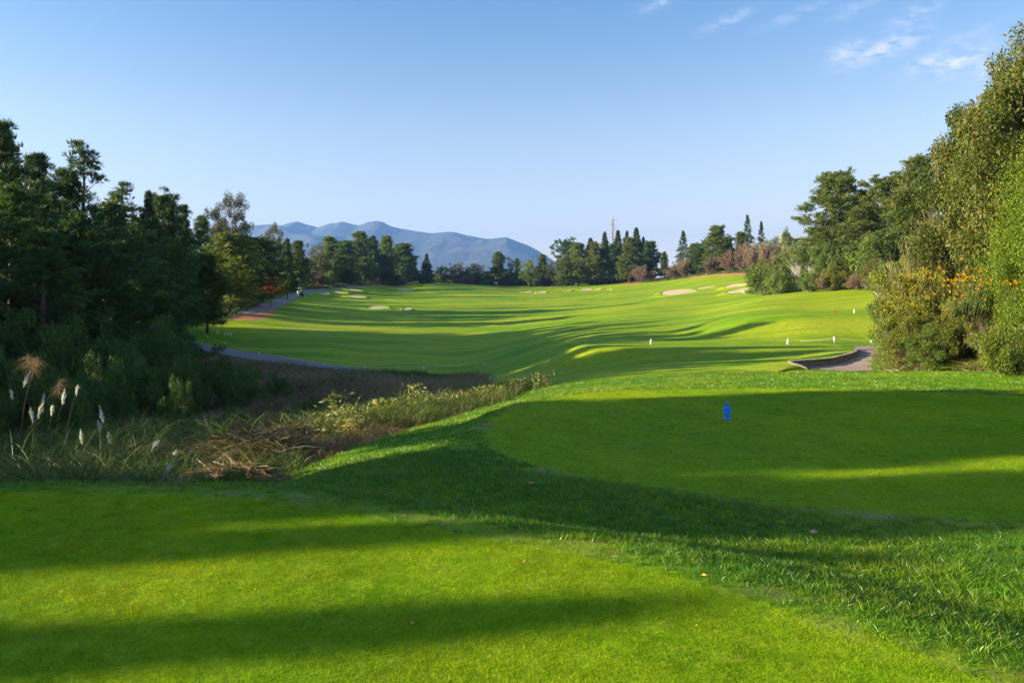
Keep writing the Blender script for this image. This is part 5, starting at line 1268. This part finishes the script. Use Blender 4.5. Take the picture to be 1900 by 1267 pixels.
# thin wisps of cloud low in the right of the sky
def vm(op, a, b=None):
    k = N.new('ShaderNodeVectorMath'); k.operation = op
    for i, v in enumerate((a, b)):
        if v is None: continue
        if isinstance(v, tuple): k.inputs[i].default_value = v
        else: L.new(v, k.inputs[i])
    return k
def sm(op, a, b=None, clamp=False):
    k = N.new('ShaderNodeMath'); k.operation = op; k.use_clamp = clamp
    for i, v in enumerate((a, b)):
        if v is None: continue
        if isinstance(v, (int, float)): k.inputs[i].default_value = v
        else: L.new(v, k.inputs[i])
    return k.outputs[0]
spots = [(1572,97,30,14,.55),(1640,92,52,14,.6),(1720,118,30,12,.5),(1776,112,40,17,.75),(1840,120,30,18,.5),(1690,32,36,12,.35),(1350,38,36,8,.35),(1590,15,34,10,.25),(1225,5,30,8,.35),(1790,68,44,8,.2),(1475,28,50,8,.2)]
nz = N.new('ShaderNodeTexNoise'); nz.inputs['Scale'].default_value = 55; nz.inputs['Detail'].default_value = 7; nz.inputs['Roughness'].default_value = .62
mp = N.new('ShaderNodeMapping'); mp.inputs['Rotation'].default_value = (0, .35, 0); mp.inputs['Scale'].default_value = (1, 1, 2.3)
L.new(tc.outputs['Generated'], mp.inputs[0]); L.new(mp.outputs[0], nz.inputs['Vector'])
tot = None
for px, py, wx, wy, st in spots:
    d0 = np.array([(px - 950) / F, 1, (HZ - py) / F]); d0 /= np.linalg.norm(d0)
    right = np.array([d0[1], -d0[0], 0]); right /= np.linalg.norm(right); up = np.cross(right, d0)
    right = right * math.cos(.3) + up * math.sin(.3); up = np.cross(right, d0)
    dl = vm('SUBTRACT', tc.outputs['Generated'], tuple(d0)).outputs[0]
    a = sm('DIVIDE', vm('DOT_PRODUCT', dl, tuple(right)).outputs['Value'], wx / F); b = sm('DIVIDE', vm('DOT_PRODUCT', dl, tuple(up)).outputs['Value'], wy / F)
    c = vm('DOT_PRODUCT', dl, tuple(d0)).outputs['Value']
    q = sm('ADD', sm('MULTIPLY', a, a), sm('MULTIPLY', b, b)); g = sm('MULTIPLY', sm('EXPONENT', sm('MULTIPLY', q, -.9)), sm('GREATER_THAN', c, -.5)); g = sm('MULTIPLY', g, st)
    tot = g if tot is None else sm('MAXIMUM', tot, g)
mr = N.new('ShaderNodeMapRange'); mr.inputs[1].default_value = .38; mr.inputs[2].default_value = .60; L.new(nz.outputs['Fac'], mr.inputs[0])
cf = sm('MULTIPLY', tot, mr.outputs[0], True)
hs = N.new('ShaderNodeHueSaturation'); hs.inputs['Saturation'].default_value = 1.08
sp = N.new('ShaderNodeSeparateXYZ'); L.new(tc.outputs['Generated'], sp.inputs[0])
rp = N.new('ShaderNodeValToRGB'); L.new(sp.outputs['Z'], rp.inputs[0]); el = rp.color_ramp.elements
while len(el) < 4: el.new(.5)
for e_, p_, c_ in zip(el, (0, .1, .2, .35), ((.90, .56, .43), (.87, .58, .45), (.83, .63, .50), (.545, .56, .545))): e_.position = p_; e_.color = (*c_, 1)
tn = vm('MULTIPLY', sky.outputs[0], None); L.new(rp.outputs[0], tn.inputs[1]); tn2 = vm('MULTIPLY', tn.outputs[0], (2, 2, 2))
L.new(tn2.outputs[0], hs.inputs['Color'])
mix = N.new('ShaderNodeMix'); mix.data_type = 'RGBA'; mix.inputs[7].default_value = (5.2, 5.1, 5.6, 1)
L.new(cf, mix.inputs[0]); L.new(hs.outputs[0], mix.inputs[6]); L.new(mix.outputs[2], bg.inputs[0]); L.new(bg.outputs[0], out.inputs[0])

HAZE = True
if HAZE:
    V, Q = box(0, 2500, 330, 17000, 12000, 760)
    V[:, 2] = np.where(V[:, 2] > 0, 640, -60)
    m, nt, NN, LL = newmat('haze_air'); o_ = NN.new('ShaderNodeOutputMaterial'); pv = NN.new('ShaderNodeVolumePrincipled')
    pv.inputs['Color'].default_value = (.22, .46, 1.0, 1); pv.inputs['Density'].default_value = 1.35e-4; pv.inputs['Anisotropy'].default_value = .2
    LL.new(pv.outputs[0], o_.inputs['Volume'])
    hz = obj('haze', (V, Q), m); tag(hz, kind='stuff')

# ------------------------------------------------------------------ camera and render settings
cam = bpy.data.cameras.new('camera'); co = link(bpy.data.objects.new('camera', cam)); co.location = (0, 0, E); co.rotation_euler = (PI / 2, 0, 0)
cam.sensor_width = 36; cam.lens = 36 * F / 1900; cam.shift_y = -(633.5 - HZ) / 1900; cam.clip_end = 30000; cam.clip_start = .05
scene.camera = co
scene.view_settings.view_transform = 'Standard'; scene.view_settings.look = 'None'; scene.view_settings.gamma = 1.0; scene.view_settings.exposure = 1.97
scene.cycles.max_bounces = 6; scene.cycles.diffuse_bounces = 3; scene.cycles.transparent_max_bounces = 4; scene.cycles.volume_bounces = 0
scene.cycles.use_denoising = True; scene.cycles.use_adaptive_sampling = True; scene.cycles.adaptive_threshold = .02
